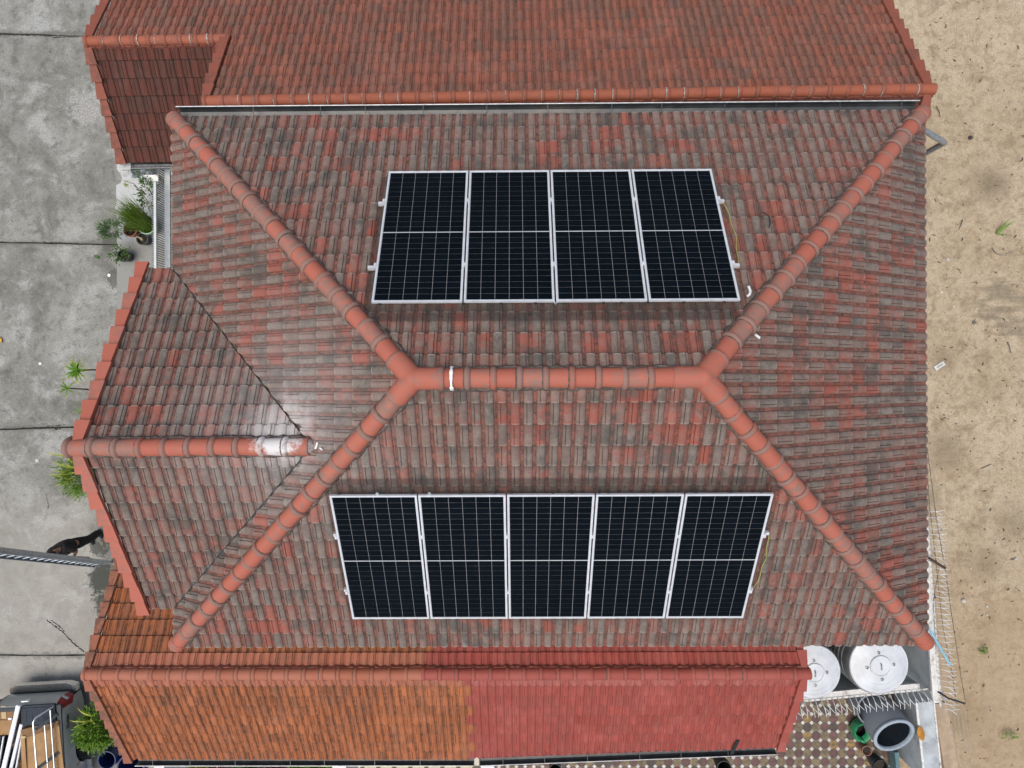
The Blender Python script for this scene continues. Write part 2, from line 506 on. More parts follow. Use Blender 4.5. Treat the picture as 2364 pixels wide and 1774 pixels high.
# half-round ridge caps ------------------------------------------------------
CAPS = {}
def cap_mesh(mat, L, R, name='ridge_cap', collar=True):
    k = (mat.name, round(L, 2), round(R, 3), collar)
    if k not in CAPS:
        CAPS[k] = []
        for v in range(10):
            rnd = random.random()
            ring = [(-0.015, R * 1.02, 0), (0.0, R * 1.03, 0), (L - 0.075, R * 0.955, 0), (L - 0.066, R * 1.05, 1), (L - 0.056, R * 1.14, 1), (L - 0.038, R * 1.20, 1), (L - 0.012, R * 1.18, 1), (L + 0.003, R * 1.06, 1), (L + 0.008, R * 0.96, 1)] if collar else \
                   [(0.0, R * 1.0, 0), (0.006, R * 1.06, 0), (L, R * 1.06, 0), (L + 0.012, R * 0.99, 0), (L + 0.02, R * 0.9, 0)]
            vs, fs, cs = [], [], []
            n = 16
            for x, r, c in ring:
                for i in range(n + 1):
                    t = math.radians(-14 + 208 * i / n)
                    vs.append((x, -r * math.cos(t), r * math.sin(t) * 0.97))
                    cs += [rnd, c, random.random(), 1]
            for j in range(len(ring) - 1):
                for i in range(n):
                    b = j * (n + 1) + i
                    fs.append((b, b + n + 1, b + n + 2, b + 1))
            fs.append(tuple(range(n + 1)))
            fs.append(tuple(range((len(ring) - 1) * (n + 1) + n, (len(ring) - 1) * (n + 1) - 1, -1)))
            me = bpy.data.meshes.new(name)
            me.from_pydata(vs, [], fs)
            me.materials.append(mat)
            me.attributes.new('tv', 'FLOAT_COLOR', 'POINT').data.foreach_set('color', cs)
            me.polygons.foreach_set('use_smooth', [True] * len(me.polygons))
            me.set_sharp_from_angle(angle=math.radians(42))
            CAPS[k].append(me)
    return random.choice(CAPS[k])
def frame(a, b):
    d = (V(b) - V(a)).normalized()
    s = V((0, 0, 1)).cross(d).normalized()
    u = d.cross(s)
    return d, s, u
def ring(p, ax, R, wd, mat, parent, name='sealant_ring'):
    d = V(ax).normalized(); sd_ = V((0, 0, 1)).cross(d).normalized(); u = d.cross(sd_)
    vs, fs = [], []
    n = 14
    for i in range(n + 1):
        t = math.radians(-5 + 190 * i / n)
        jit = random.uniform(.4, 1.25) * wd / 2
        o = sd_ * (R * math.cos(t)) + u * (R * math.sin(t) * .97)
        vs += [V(p) + o - d * jit, V(p) + o * 1.03 - d * jit * .5, V(p) + o * 1.03 + d * jit * .5, V(p) + o + d * jit]
    for i in range(n):
        for j in range(3):
            fs.append((i * 4 + j, i * 4 + j + 1, i * 4 + j + 5, i * 4 + j + 4))
    MB().add(vs, fs).build(name, mat, parent, smooth=60)
def caps(a, b, mat, parent, R=0.118, L=0.32, lift=0.0, name='ridge_cap', collar=True, bed=None, end_cap=False, pick=None):
    """caps laid from a to b; each collar sits at the b side of its cap"""
    a, b = V(a), V(b)
    d, s, u = frame(a, b)
    n = max(1, round((b - a).length / L))
    l = (b - a).length / n
    for i in range(n):
        p = a + d * (l * i) + u * lift
        m = pick(p) if pick else mat
        yaw = random.uniform(-.03, .03)
        Mx = Matrix.Translation(p + u * random.uniform(-.006, .006)) @ Matrix(((d.x, s.x, u.x, 0), (d.y, s.y, u.y, 0), (d.z, s.z, u.z, 0), (0, 0, 0, 1))) @ Matrix.Rotation(yaw, 4, 'Z')
        mesh_obj(name, cap_mesh(m, l, R, name, collar), parent, Mx)
        if bed and i: ring(p + d * .012, d, R * 1.035, random.uniform(.010, .022), M['mortar_dark'], parent, 'mortar_joint')
    if bed:
        mb = MB()
        w, k = R * 1.28, max(6, int((b - a).length / 0.06))
        vs, fs = [], []
        for i in range(k + 1):
            p = a + d * ((b - a).length * i / k) + u * lift
            for q in (-1, 1):
                ww = w * (1 + random.uniform(-.09, .09))
                vs += [p + s * (q * ww) - u * 0.075, p + s * (q * ww * 0.9) + u * (-0.015 + random.uniform(-.008, .008))]
        for i in range(k):
            o, q = i * 4, i * 4 + 4
            fs += [(o, q, q + 1, o + 1), (o + 1, q + 1, q + 3, o + 3), (o + 3, q + 3, q + 2, o + 2)]
        mb.add(vs, fs)
        mb.build('mortar_bed', bed, parent)

# verge (gable edge) tiles: a flat cap and an apron ---------------------------
def verges(lo, hi, out, mat, parent, W=0.16, G=0.32, drop=0.16, lift=0.070):
    """from eave point lo up to ridge point hi; out = horizontal outward direction"""
    lo, hi, out = V(lo), V(hi), V(out).normalized()
    d = (hi - lo).normalized()
    nrm = out.cross(d).normalized()
    if nrm.z < 0: nrm = -nrm
    n = max(1, round((hi - lo).length / G))
    l = (hi - lo).length / n
    rndm = random.random
    variants = []
    for v in range(6):
        t = 0.016
        vs, cs, r = [], [], rndm()
        for y, rise, w2 in ((-.012, 0.048, W / 2 + .024), (l + 0.03, 0.0, W / 2 - .020)):
            prof = [(-w2, -.05), (-w2, 0), (w2 - .012, 0.006), (w2, -0.006), (w2, -drop), (w2 - t, -drop), (w2 - t, -t), (-w2 + t, -t), (-w2 + t, -.05)]
            for x, z in prof:
                vs.append((x, y, z + rise)); cs += [r, 0, rndm(), 1]
        k = len(prof)
        fs = [(i, (i + 1) % k, k + (i + 1) % k, k + i) for i in range(k)] + [tuple(range(k - 1, -1, -1)), tuple(range(k, 2 * k))]
        me = bpy.data.meshes.new('verge_tile')
        me.from_pydata(vs, [], fs)
        me.materials.append(mat)
        me.attributes.new('tv', 'FLOAT_COLOR', 'POINT').data.foreach_set('color', cs)
        variants.append(me)
    for i in range(n):
        p = lo + d * (l * i) + nrm * lift + out * random.uniform(-.006, .006)
        Mx = Matrix.Translation(p) @ Matrix(((out.x, d.x, nrm.x, 0), (out.y, d.y, nrm.y, 0), (out.z, d.z, nrm.z, 0), (0, 0, 0, 1)))
        mesh_obj('verge_tile', random.choice(variants), parent, Mx @ Matrix.Rotation(random.uniform(-.02, .02), 4, 'Z'))

def gutter(a, b, parent, r=0.075, side=1, brackets=0.9, rim=True):
    """open trough from a to b; `side` = +1 puts the pale front rim on the right of a->b"""
    a, b = V(a), V(b)
    prof = [(-r, r * .9), (-r * .98, -r * .25), (-r * .7, -r * .8), (0, -r), (r * .7, -r * .8), (r * .98, -r * .25), (r, r * .9)]
    inn = [(x * .94, y * .94 + .002) for x, y in reversed(prof)]
    g = MB().sweep(prof + inn, a, b).build('gutter', M['gutter'], parent)
    d, s, u = frame(a, b)
    if rim:
        e = s * (-r * side) + u * (r * .93)
        MB().tube([a + e, b + e], 0.0085, 6).build('rim', M['gutter_rim'], g, smooth=60)
    k = int((b - a).length / brackets)
    for i in range(k):
        p = a + d * (brackets * (i + .4 + random.uniform(-.15, .15)))
        MB().beam(p - s * r + u * (r * .93), p + s * r + u * (r * .93), 0.012, 0.006).build('gutter_bracket', M['gutter'], g)
    return g

# ================================================================== main house
XL, XR, YB, YT = -5.325, 6.307, -4.029, 4.188
ZE = 6.1013
YC, HH = (YB + YT) / 2, (YT - YB) / 2
PT = 0.52394
c, s_, tn = math.cos(PT), math.sin(PT), math.tan(PT)
U = HH / c
ZR = ZE + HH * tn
RX0, RX1 = XL + HH, XR - HH
G0 = U / 15                                     # 15 courses
YP, PH = -0.80, 2.63                            # porch gable: ridge line and half span
XP = -5.80
ZP = ZE + PH * tn
UP = PH / c

house = thing('house', 'two-storey house with weathered red and grey tiled hip roof carrying the solar panels', 'house', ((XL + XR) / 2, YC, 0))
PANEL_A = [(898, 396), (1638, 387), (1711, 697), (859, 701)]
PANEL_B = [(760, 1143), (1790, 1144), (1712, 1428), (813, 1429)]
R0 = Roof(house, (PANEL_A, PANEL_B))
H2 = 2 * HH
WW = XR - XL
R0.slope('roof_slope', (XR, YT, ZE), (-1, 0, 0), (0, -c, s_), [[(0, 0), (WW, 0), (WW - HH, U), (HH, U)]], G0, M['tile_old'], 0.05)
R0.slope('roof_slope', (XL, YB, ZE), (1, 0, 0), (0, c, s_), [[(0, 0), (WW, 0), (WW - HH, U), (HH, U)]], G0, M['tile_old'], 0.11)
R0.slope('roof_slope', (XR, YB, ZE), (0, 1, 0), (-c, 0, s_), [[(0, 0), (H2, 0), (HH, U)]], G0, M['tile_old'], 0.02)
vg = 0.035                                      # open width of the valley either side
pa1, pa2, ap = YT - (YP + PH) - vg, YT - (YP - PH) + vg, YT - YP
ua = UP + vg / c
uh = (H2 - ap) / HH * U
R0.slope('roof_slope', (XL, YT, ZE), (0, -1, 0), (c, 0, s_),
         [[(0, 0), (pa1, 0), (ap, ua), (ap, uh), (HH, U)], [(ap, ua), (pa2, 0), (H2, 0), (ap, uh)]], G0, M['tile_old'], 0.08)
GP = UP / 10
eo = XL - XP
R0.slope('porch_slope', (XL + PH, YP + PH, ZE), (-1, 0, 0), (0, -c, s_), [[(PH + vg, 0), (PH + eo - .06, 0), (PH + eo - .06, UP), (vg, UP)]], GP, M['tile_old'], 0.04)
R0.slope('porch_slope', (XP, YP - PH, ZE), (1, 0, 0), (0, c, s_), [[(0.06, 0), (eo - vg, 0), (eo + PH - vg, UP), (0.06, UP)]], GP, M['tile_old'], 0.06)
R0.finish(M)
# ridge, hips, porch ridge
E0, E1 = V((RX0, YC, ZR)), V((RX1, YC, ZR))
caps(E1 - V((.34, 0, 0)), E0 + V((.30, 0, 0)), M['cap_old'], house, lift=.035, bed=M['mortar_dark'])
for corner, top in (((XL, YT), E0), ((XL, YB), E0), ((XR, YT), E1), ((XR, YB), E1)):
    foot = V((corner[0], corner[1], ZE))
    d = (foot - top).normalized()
    a, b = foot - d * 0.17, top + d * 0.30
    caps(a + d * 0.02, b, M['cap_old'], house, lift=.028, name='hip_cap', bed=M['mortar_dark'])
    # rounded starter cap at the corner
    dd, sv, uv = frame(top, foot)
    Mx = Matrix.Translation(a - d * .02 + uv * .028) @ Matrix(((dd.x, sv.x, uv.x, 0), (dd.y, sv.y, uv.y, 0), (dd.z, sv.z, uv.z, 0), (0, 0, 0, 1)))
    mesh_obj('hip_cap', cap_mesh(M['cap_old'], .14, .122, 'hip_cap', False), house, Mx)
def junction(p, arms, mat, parent, R=0.124):
    """three-way ridge cap: arms blended round a dome"""
    p = V(p)
    vs, fs = [], []
    nr, na = 14, 48
    ad = [V((a.x, a.y, 0)).normalized() for a in arms]
    sl = [a.z for a in [V(q).normalized() for q in arms]]
    for j in range(nr + 1):
        t = j / nr
        for i in range(na):
            th = 2 * math.pi * i / na
            dv = V((math.cos(th), math.sin(th), 0))
            reach = 0.0
            for q in ad:
                cs_ = max(0, dv.dot(q))
                sn = math.sqrt(max(0, 1 - cs_ * cs_))
                lim = min(0.36 / max(cs_, 1e-4), R * 1.06 / max(sn, 1e-4)) if cs_ > 0 else 0
                reach = max(reach, lim)
            reach = max(reach, R * 1.0)
            P = dv * (reach * t)
            h = -9
            for q, g in zip(ad, sl):
                al = P.dot(q)
                if al < -1e-6: al = 0
                off = (P - q * al).length
                if off <= R * 1.08:
                    h = max(h, math.sqrt(max(0, 1 - (off / (R * 1.08)) ** 2)) * R * 1.08 + g * al)
            off = P.length
            if off < R * 1.1: h = max(h, math.sqrt(max(0, 1 - (off / (R * 1.1)) ** 2)) * R * 1.1)
            if h < -1: h = min(sl) * P.length
            vs.append(p + P + V((0, 0, h + .03)))
    for j in range(nr):
        for i in range(na):
            fs.append((j * na + i, (j + 1) * na + i, (j + 1) * na + (i + 1) % na, j * na + (i + 1) % na))
    k = len(vs)
    for i in range(na):
        q = V(vs[nr * na + i])
        vs.append(q - V((0, 0, .14)))
    for i in range(na):
        fs.append((nr * na + i, k + i, k + (i + 1) % na, nr * na + (i + 1) % na))
    mb = MB(); mb.add(vs, fs)
    me = mb.mesh('ridge_junction', mat, 50)
    me.attributes.new('tv', 'FLOAT_COLOR', 'POINT').data.foreach_set('color', [0.5, 0, .5, 1] * len(me.vertices))
    return mesh_obj('ridge_junction', me, parent)
q = tn
junction(E0, [V((1, 0, 0)), V((-1, 1, -q)), V((-1, -1, -q))], M['cap_old'], house)
junction(E1, [V((-1, 0, 0)), V((1, 1, -q)), V((1, -1, -q))], M['cap_old'], house)
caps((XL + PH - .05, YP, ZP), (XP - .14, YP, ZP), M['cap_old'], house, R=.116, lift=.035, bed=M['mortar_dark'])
# pointed mortar nose where the porch ridge dies into the roof
MB().lathe([(.115, 0), (.085, .05), (.04, .10), (0.0, .125)], 16, Matrix.Translation((XL + PH - .05, YP, ZP + .025)) @ Matrix.Rotation(math.pi / 2, 4, 'Y')).build('ridge_nose', M['sealant'], house, smooth=60)
for sg in (1, -1):
    verges((XP, YP + sg * (PH + .04), ZE - .02), (XP, YP + sg * .03, ZP), (-1, 0, 0), M['verge_old'], house)
    # valley gutter: sheet metal folded along the valley
    f, t = V((XL - .02, YP + sg * PH, ZE + .006)), V((XL + PH, YP, ZP + .006))
    mb = MB()
    k = 14
    vs, fs = [], []
    for i in range(k + 1):
        p = f.lerp(t, i / k)
        wv = 0.05 * (1 + random.uniform(-.15, .15))
        vs += [p + V((0, sg, 0)) * wv + V((0, 0, .012)), p + V((0, 0, .004)), p + V((0, -sg, 0)) * wv + V((0, 0, .012 + wv * tn))]
        vs[-3] = p + V((0, sg, 0)) * wv + V((0, 0, .014))
    for i in range(k):
        o = i * 3
        fs += [(o, o + 3, o + 4, o + 1), (o + 1, o + 4, o + 5, o + 2)]
    mb.add(vs, fs).build('valley_gutter', M['rust_metal'] if sg < 0 else M['mortar_dark'], house)
# white sealant ring on one ridge cap, mortar rings on the neighbours
ring(V((atz(1042, 872, ZR + .13).x, YC, ZR + .035)), (1, 0, 0), .142, .05, M['white_plastic'], house)
# gutter along the north eave, walls, fascia
gl, gr = atz(414, 266, ZE - .06), atz(2114, 253, ZE - .06)
gutter((gr.x, YT + .075, ZE - .03), (gl.x, YT + .075, ZE - .03), house, r=.085, side=1)
MB().box(((XL + XR) / 2, YT - .03, ZE - .07), (WW - .1, .05, .1)).build('fascia_board', M['fascia'], house)
MB().box(((XL + XR) / 2, YB + .06, ZE - .12), (WW - .1, .04, .16)).build('fascia_board', M['fascia'], house)
for x in (XL + .06, XR - .06):
    MB().box((x, YC, ZE - .12), (.04, H2 - .3, .16)).build('fascia_board', M['fascia'], house)
wl = MB().prism([(XL + .6, YB + .55), (XR - .6, YB + .55), (XR - .6, YT - .55), (XL + .6, YT - .55)], -.1, ZE - .05).build('wall', M['wall_cream'], house)
MB().prism([(XP + .25, YP - PH + .45), (XL + .597, YP - PH + .45), (XL + .597, YP + PH - .45), (XP + .25, YP + PH - .45)], 3.0, ZE - .06).build('porch_wall', M['wall_cream'], house)
for y in (YP - PH + .6, YP + PH - .6):
    MB().box((XP + .42, y, 1.45), (.3, .3, 3.1)).build('porch_column', M['wall_cream'], house)
# downpipe at the north-east corner
elb = atz(2180, 330, 5.6)
MB().tube([(XR - .25, YT + .02, ZE - .16), (XR - .02, YT - .06, ZE - .24), elb + V((-.03, 0, .03)), elb, elb - V((0, 0, .06)), (elb.x, elb.y, -.1)], .046, 14).build('downpipe', M['galv'], house, smooth=50)

# ================================================================== house to the north
MAIN_PX = [(400, 255), (2125, 246), (2134, 260), (2134, 1490), (405, 1495), (405, 1395), (320, 1395), (150, 1030), (310, 615), (400, 615)]
TA = math.radians(29)
ca, sa, ta = math.cos(TA), math.sin(TA), math.tan(TA)
ZA = 4.42
A1, A2 = atz(470, 231, ZA + .1), atz(2148, 203, ZA + .1)
A1.z = A2.z = ZA
ea = (A2 - A1).normalized(); na = V((-ea.y, ea.x, 0)); up = V((0, 0, 1))
LA = (A2 - A1).length
DN, DB, BL = 3.9, 1.607, 2.72                    # plan depth of north slope, set-back and length of the lower ridge
neigh = thing('house', 'single-storey house behind the grey gutter with long brick-red tiled gable roof', 'house', (A1.x + LA / 2, A1.y + 1, 0))
R1 = Roof(neigh, (MAIN_PX,))
UN = DN / ca
GA = UN / 14
eN = -na * ca + up * sa
O = A2 + na * DN - up * (DN * ta)
UB = (DN - DB) / ca
R1.slope('roof_slope', O, -ea, eN, [[(.06, 0), (LA - .03, 0), (LA - .03, UN), (.06, UN)], [(LA - .03, 0), (LA + BL - .08, 0), (LA + BL - .08, UB), (LA - .03, UB)]], GA, M['tile_north'], 0.03)
DS = 1.15
R1.slope('roof_slope', A1 - na * DS - up * (DS * ta), ea, na * ca + up * sa, [[(.06, 0), (LA - .06, 0), (LA - .06, DS / ca), (.06, DS / ca)]], GA, M['tile_brown'])
B1 = A1 + na * DB - up * (DB * ta) - ea * BL
B2 = A1 + na * DB - up * (DB * ta)
DBS = 1.98
R1.slope('roof_slope', B1 - na * DBS - up * (DBS * ta), ea, na * ca + up * sa, [[(.08, 0), (BL + .6, 0), (BL + .6, DBS / ca), (.08, DBS / ca)]], DBS / ca / 7, M['tile_brown'])
R1.finish(M)
caps(A2 + ea * .10, A1 - ea * .02, M['cap_north'], neigh, R=.098, lift=.035, bed=M['mortar'])
caps(B2 + ea * .02, B1 - ea * .03, M['cap_north'], neigh, R=.096, lift=.035, bed=M['mortar'])
for a, b, k in ((A2 + ea * .1, A1 - ea * .02, 41), (B2, B1, 8)):
    n = round((b - a).length / .32)
    l = (b - a).length / n
    for i in range(1, n):
        if random.random() < .8:
            ring(a + (b - a).normalized() * (l * i - .012 * random.random()) + up * .035, b - a, .106, random.uniform(.012, .03), M['sealant'], neigh)
for p in (A1, B1, A2):
    o = ea if p is A2 else -ea
    d0 = DN if p is not A1 else DB
    if p is B1: d0 = DN - DB
    verges(p + na * d0 - up * (d0 * ta), p + na * .05 - up * (.05 * ta), o, M['verge_north'], neigh, W=.17)
    d1 = DS if p is not B1 else DBS
    verges(p - na * d1 - up * (d1 * ta), p - na * .05 - up * (.05 * ta), o, M['verge_north'], neigh, W=.17)
ge = B1 - na * (DBS + .06) - up * (DBS * ta + .05)
gutter(ge + ea * .12, ge + ea * (BL + .6), neigh, r=.07, side=1, brackets=.45)
MB().box(ge + ea * .02 - up * .02, (.2, .16, .05)).build('fascia_end', M['wall_white'], neigh)
# gable wall between the high and the low ridge, outer walls
gw = [A1 + ea * .12 - na * .9 - up * (.9 * ta + .10), A1 + ea * .12 - up * .12, A1 + ea * .12 + na * 1.7 - up * (1.7 * ta + .12), A1 + ea * .12 + na * 1.7 - up * 2.2, A1 + ea * .12 - na * .9 - up * 2.2]
MB().add([p for p in gw] + [p + ea * .12 for p in gw], [(0, 1, 2, 3, 4), (9, 8, 7, 6, 5)] + [(i, 5 + i, 5 + (i + 1) % 5, (i + 1) % 5) for i in range(5)]).build('gable_wall', M['wall_white'], neigh)
def plan(p, dx, dy): q = p + ea * dx + na * dy; return (q.x, q.y)
MB().prism([plan(A1, .3, -.55), plan(A2, -.3, -.55), plan(A2, -.3, DN - .6), plan(A1, -BL + .4, DN - .6), plan(A1, -BL + .4, .35), plan(A1, .3, .35)], -.1, 2.2).build('wall', M['wall_white'], neigh)

# ================================================================== annexes to the south (orange half, red half)
TC = math.radians(30)
cc_, sc_, tc = math.cos(TC), math.sin(TC), math.tan(TC)
ZC = 3.56
C1, C2 = atz(193, 1561, ZC + .1), atz(1862, 1559, ZC + .1)
C1.z = C2.z = ZC
ec = (C2 - C1).normalized(); nc = V((-ec.y, ec.x, 0))
LC = (C2 - C1).length
DCS, DCN = 2.45, 2.5
xs, xn = (atz(1090, 1650, 3.0) - C1).dot(ec), (atz(992, 1500, 3.2) - C1).dot(ec)      # where the colour changes
orange = thing('annex', 'low annex with moss-streaked orange tiled roof beside the parked pickup', 'annex', (C1.x + 3, C1.y, 0))
redhs = thing('annex', 'low annex with repainted brick-red tiled roof beside the steel water tanks', 'annex', (C2.x - 3, C2.y, 0))
GC = (DCS / cc_) / 9
CN = DCN / cc_
US = DCS / cc_
for hs, mat, s0, s1, n0, n1, first in ((orange, M['tile_orange'], 0, xs, 0, xn, True), (redhs, M['tile_red'], xs, LC, xn, LC, False)):
    R2 = Roof(hs, (MAIN_PX,))
    lo, hi = (s0 + .06 if first else s0 - .3), (s1 + .3 if first else s1 - .06)
    topc = lambda a, u, p, q: q if u > US - GC * 1.01 and random.random() < .8 else p
    chk = (lambda a, u, xs=xs: topc(a, u, M['tile_orange'], M['tile_salmon']) if a < xs else None) if first else (lambda a, u, xs=xs: topc(a, u, M['tile_red'], M['tile_pink']) if a >= xs else None)
    reg = [(lo, 0), (hi, 0), (hi, US), (lo, US)] if first else [(lo, .02), (hi, .42), (hi, US), (lo, US)]
    R2.slope('roof_slope', C1 - nc * DCS - up * (DCS * tc), ec, nc * cc_ + up * sc_, [reg], GC, mat, 0.0, chk)
    # north slope: a runs from the east end
    a0, a1 = LC - n1, LC - n0
    lo, hi = (a0 - .3 if first else a0 + .06), (a1 - .06 if first else a1 + .3)
    chk = (lambda a, u, k=LC - xn: (M['tile_salmon'] if u > CN - GC * 1.2 else M['tile_orange']) if a >= k else None) if first else (lambda a, u, k=LC - xn: M['tile_red'] if a < k else None)
    R2.slope('roof_slope', C2 + nc * DCN - up * (DCN * tc), -ec, -nc * cc_ + up * sc_, [[(lo, 0), (hi, 0), (hi, CN), (lo, CN)]], GC, mat, 0.0, chk)
    R2.finish(M)
    p0, p1 = (C1 - ec * .03, C1 + ec * (xn - .1)) if first else (C1 + ec * (xn - .1), C2 + ec * .08)
    caps(p1, p0, M['cap_orange' if first else 'cap_red'], hs, R=.112, L=.33, lift=.03, bed=M['mortar'])
    P = C1 if first else C2
    o = -ec if first else ec
    vm = M['verge_orange' if first else 'cap_red']
    du = 0 if first else .36
    verges(P - nc * (DCS - du) - up * ((DCS - du) * tc), P - nc * .05 - up * (.05 * tc), o, vm, hs, W=.15)
    dn_ = DCN if first else 1.2
    verges(P + nc * dn_ - up * (dn_ * tc), P + nc * .05 - up * (.05 * tc), o, vm, hs, W=.15)
    e0 = C1 - nc * (DCS + .07) - up * (DCS * tc + .035)
    if first: gutter(e0 + ec * .12, e0 + ec * (xs - .03), hs, r=.085, side=1, brackets=.95)
    else: gutter(e0 + ec * (xs + .10), C2 - nc * (DCS - .34 + .07) - up * ((DCS - .34) * tc + .06) - ec * .05, hs, r=.085, side=1, brackets=1.0)
    w0, w1 = (.35, xs - .02) if first else (xs + .02, LC - .35)
    def pl(a, d): q = C1 + ec * a + nc * d; return (q.x, q.y)
    MB().prism([pl(w0, -DCS + .75), pl(w1, -DCS + .75), pl(w1, DCN - .7), pl(w0, DCN - .7)], -.1, 2.0).build('wall', M['wall_white'], hs)
# white party post between the two gutters
pp = C1 + ec * (xs + .035) - nc * (DCS + .07) - up * (DCS * tc + .03)
MB().box(pp, (.10, .19, .10)).build('gutter_divider', M['wall_cream'], redhs)
mk = C1 + ec * ((atz(1697, 1700, 2.5) - C1).dot(ec)) - nc * (DCS - .45) - up * ((DCS - .45) * tc)
MB().beam(mk + V((.04, .15, .16)), mk + V((-.02, -.28, -.08)), .07, .012).build('flashing_strip', M['black'], redhs)

# gable triangles that close the roof ends
def gable(p, half_a, half_b, drop_a, drop_b, along, inset, mat, parent, low):
    """p ridge end, half_a / half_b horizontal vectors to either eave, inset vector pointing into the building"""
    p = V(p) + V(inset) - V((0, 0, .10))
    a, b = p + V(half_a) - V((0, 0, drop_a)), p + V(half_b) - V((0, 0, drop_b))
    pts = [p, b, V((b.x, b.y, low)), V((a.x, a.y, low)), a]
    q = [k + V(inset).normalized() * .1 for k in pts]
    MB().add(pts + q, [(0, 1, 2, 3, 4), (9, 8, 7, 6, 5)] + [(i, 5 + i, 5 + (i + 1) % 5, (i + 1) % 5) for i in range(5)]).build('gable_wall', mat, parent)
gable((XP, YP, ZP), (0, PH - .45, 0), (0, -PH + .45, 0), (PH - .45) * tn, (PH - .45) * tn, None, (.28, 0, 0), M['wall_cream'], house, ZE - .3)
gable(A2, na * (DN - .65), -na * .5, (DN - .65) * ta, .5 * ta, None, -ea * .33, M['wall_white'], neigh, 2.0)
gable(B1, na * (DN - DB - .65), -na * (DBS - .5), (DN - DB - .65) * ta, (DBS - .5) * ta, None, ea * .42, M['wall_white'], neigh, 1.9)
gable(C1, nc * (DCN - .75), -nc * (DCS - .8), (DCN - .75) * tc, (DCS - .8) * tc, None, ec * .37, M['wall_white'], orange, 1.8)
gable(C2, nc * (DCN - .75), -nc * (DCS - .8), (DCN - .75) * tc, (DCS - .8) * tc, None, -ec * .37, M['wall_white'], redhs, 1.8)
# ================================================================== solar arrays
PW, PL, GAPX = 1.134, 2.33, 0.02
ex_ = V((1, 0, 0))
NA_, NB_ = V((0, s_, c)), V((0, -s_, c))          # normals of north and south slope
DA_, DB_ = V((0, c, -s_)), V((0, -c, -s_))        # down-slope directions
cellW = (PW - 2 * .030 - 5 * .0034) / 6
half = (PL - 2 * .034 - .016) / 2
cellH = (half - 11 * .0025) / 12
cmesh = MB().box((0, 0, 0), (cellW, cellH, .0016)).mesh('solar_cell', M['cell'])
fr = MB()
fw, ft = .022, .035
fr.box((0, -PL / 2 + fw / 2, -ft / 2), (PW, fw, ft)).box((0, PL / 2 - fw / 2, -ft / 2), (PW, fw, ft))
fr.box((-PW / 2 + fw / 2, 0, -ft / 2 - .0004), (fw, PL - 2 * fw, ft)).box((PW / 2 - fw / 2, 0, -ft / 2 - .0004), (fw, PL - 2 * fw, ft))
fmesh = fr.mesh('panel_frame', M['alu'])
bmesh_ = MB().box((0, 0, -.0105), (PW - 2 * fw, PL - 2 * fw, .006)).mesh('backsheet', M['backsheet'])
def panel(ctr, dn, nrm, label, group):
    xv = dn.cross(nrm) * -1
    # local x along the eave, local y up the slope, z normal
    yv = -dn
    xv = yv.cross(nrm)
    Mx = Matrix.Translation(ctr) @ Matrix(((xv.x, yv.x, nrm.x, 0), (xv.y, yv.y, nrm.y, 0), (xv.z, yv.z, nrm.z, 0), (0, 0, 0, 1)))
    o = bpy.data.objects.new('solar_panel', None)
    o.empty_display_size = .2
    link(o, None, Mx)
    tag(o, label, 'solar panel', group)
    mesh_obj('panel_frame', fmesh, o, Mx)
    b = mesh_obj('backsheet', bmesh_, o, Mx)
    for i in range(6):
        x = -PW / 2 + .030 + cellW / 2 + i * (cellW + .0034)
        for j in range(24):
            y = -PL / 2 + .034 + cellH / 2 + j * (cellH + .0025) + (.016 - .0025 if j > 11 else 0)
            mesh_obj('solar_cell', cmesh, b, Mx @ Matrix.Translation((x, y, -.0062)))
    return o
off = .16
ridge = V((0, YC, ZR))
LBA = ['black solar panel above the ridge, nearest the left hip', 'black solar panel above the ridge, second from the left', 'black solar panel above the ridge, third from the left', 'black solar panel above the ridge, nearest the right hip']
LBB = ['black solar panel below the ridge, leftmost of the five', 'black solar panel below the ridge, second from the left of five', 'black solar panel below the ridge, middle one of the five', 'black solar panel below the ridge, second from the right of five', 'black solar panel below the ridge, rightmost beside the yellow-green wire']
AX, AU, BX, BU = -1.80575, 1.02017, -2.43627, 1.64844
for i in range(4):
    panel(ridge + ex_ * (AX + PW / 2 + i * (PW + GAPX)) + DA_ * (AU + PL / 2) + NA_ * off, DA_, NA_, LBA[i], 'solar panels above the ridge')
for i in range(5):
    panel(ridge + ex_ * (BX + PW / 2 + i * (PW + GAPX)) + DB_ * (BU + PL / 2) + NB_ * off, DB_, NB_, LBB[i], 'solar panels below the ridge')
# rails with clamps and hooks
def rail(x0, x1, u, dn, nrm, np_, xs0, label):
    a = ridge + dn * u + nrm * (off - .062)
    t = thing('mounting_rail', label, 'mounting rail', a + ex_ * x0, 0, 'aluminium rails under the solar panels')
    MB().beam(a + ex_ * x0, a + ex_ * x1, .045, .045, nrm).build('rail_bar', M['alu'], t)
    for k in range(np_ + 1):
        x = xs0 + k * (PW + GAPX) - GAPX / 2
        if k == 0: x = xs0 - .016
        if k == np_: x = xs0 + np_ * (PW + GAPX) - GAPX + .016
        p = ridge + dn * u + ex_ * x + nrm * (off + .003)
        MB().beam(p - dn * .03, p + dn * .03, .032, .007, nrm).tube([p, p + nrm * .010], .008, 6).build('panel_clamp', M['alu'], t)
    for k in range(int((x1 - x0) / 1.3) + 1):
        p = a + ex_ * (x0 + .35 + 1.3 * k)
        MB().beam(p - nrm * .022, p - nrm * .10, .04, .008, dn).beam(p - nrm * .10, p - nrm * .10 - dn * .12, .04, .008, nrm).build('roof_hook', M['alu'], t)
XA1, XB1 = AX + 4 * PW + 3 * GAPX, BX + 5 * PW + 4 * GAPX
rail(AX - .10, XA1 + .10, AU + 1.75, DA_, NA_, 4, AX, 'aluminium rail under the upper panel row, farther from the ridge')
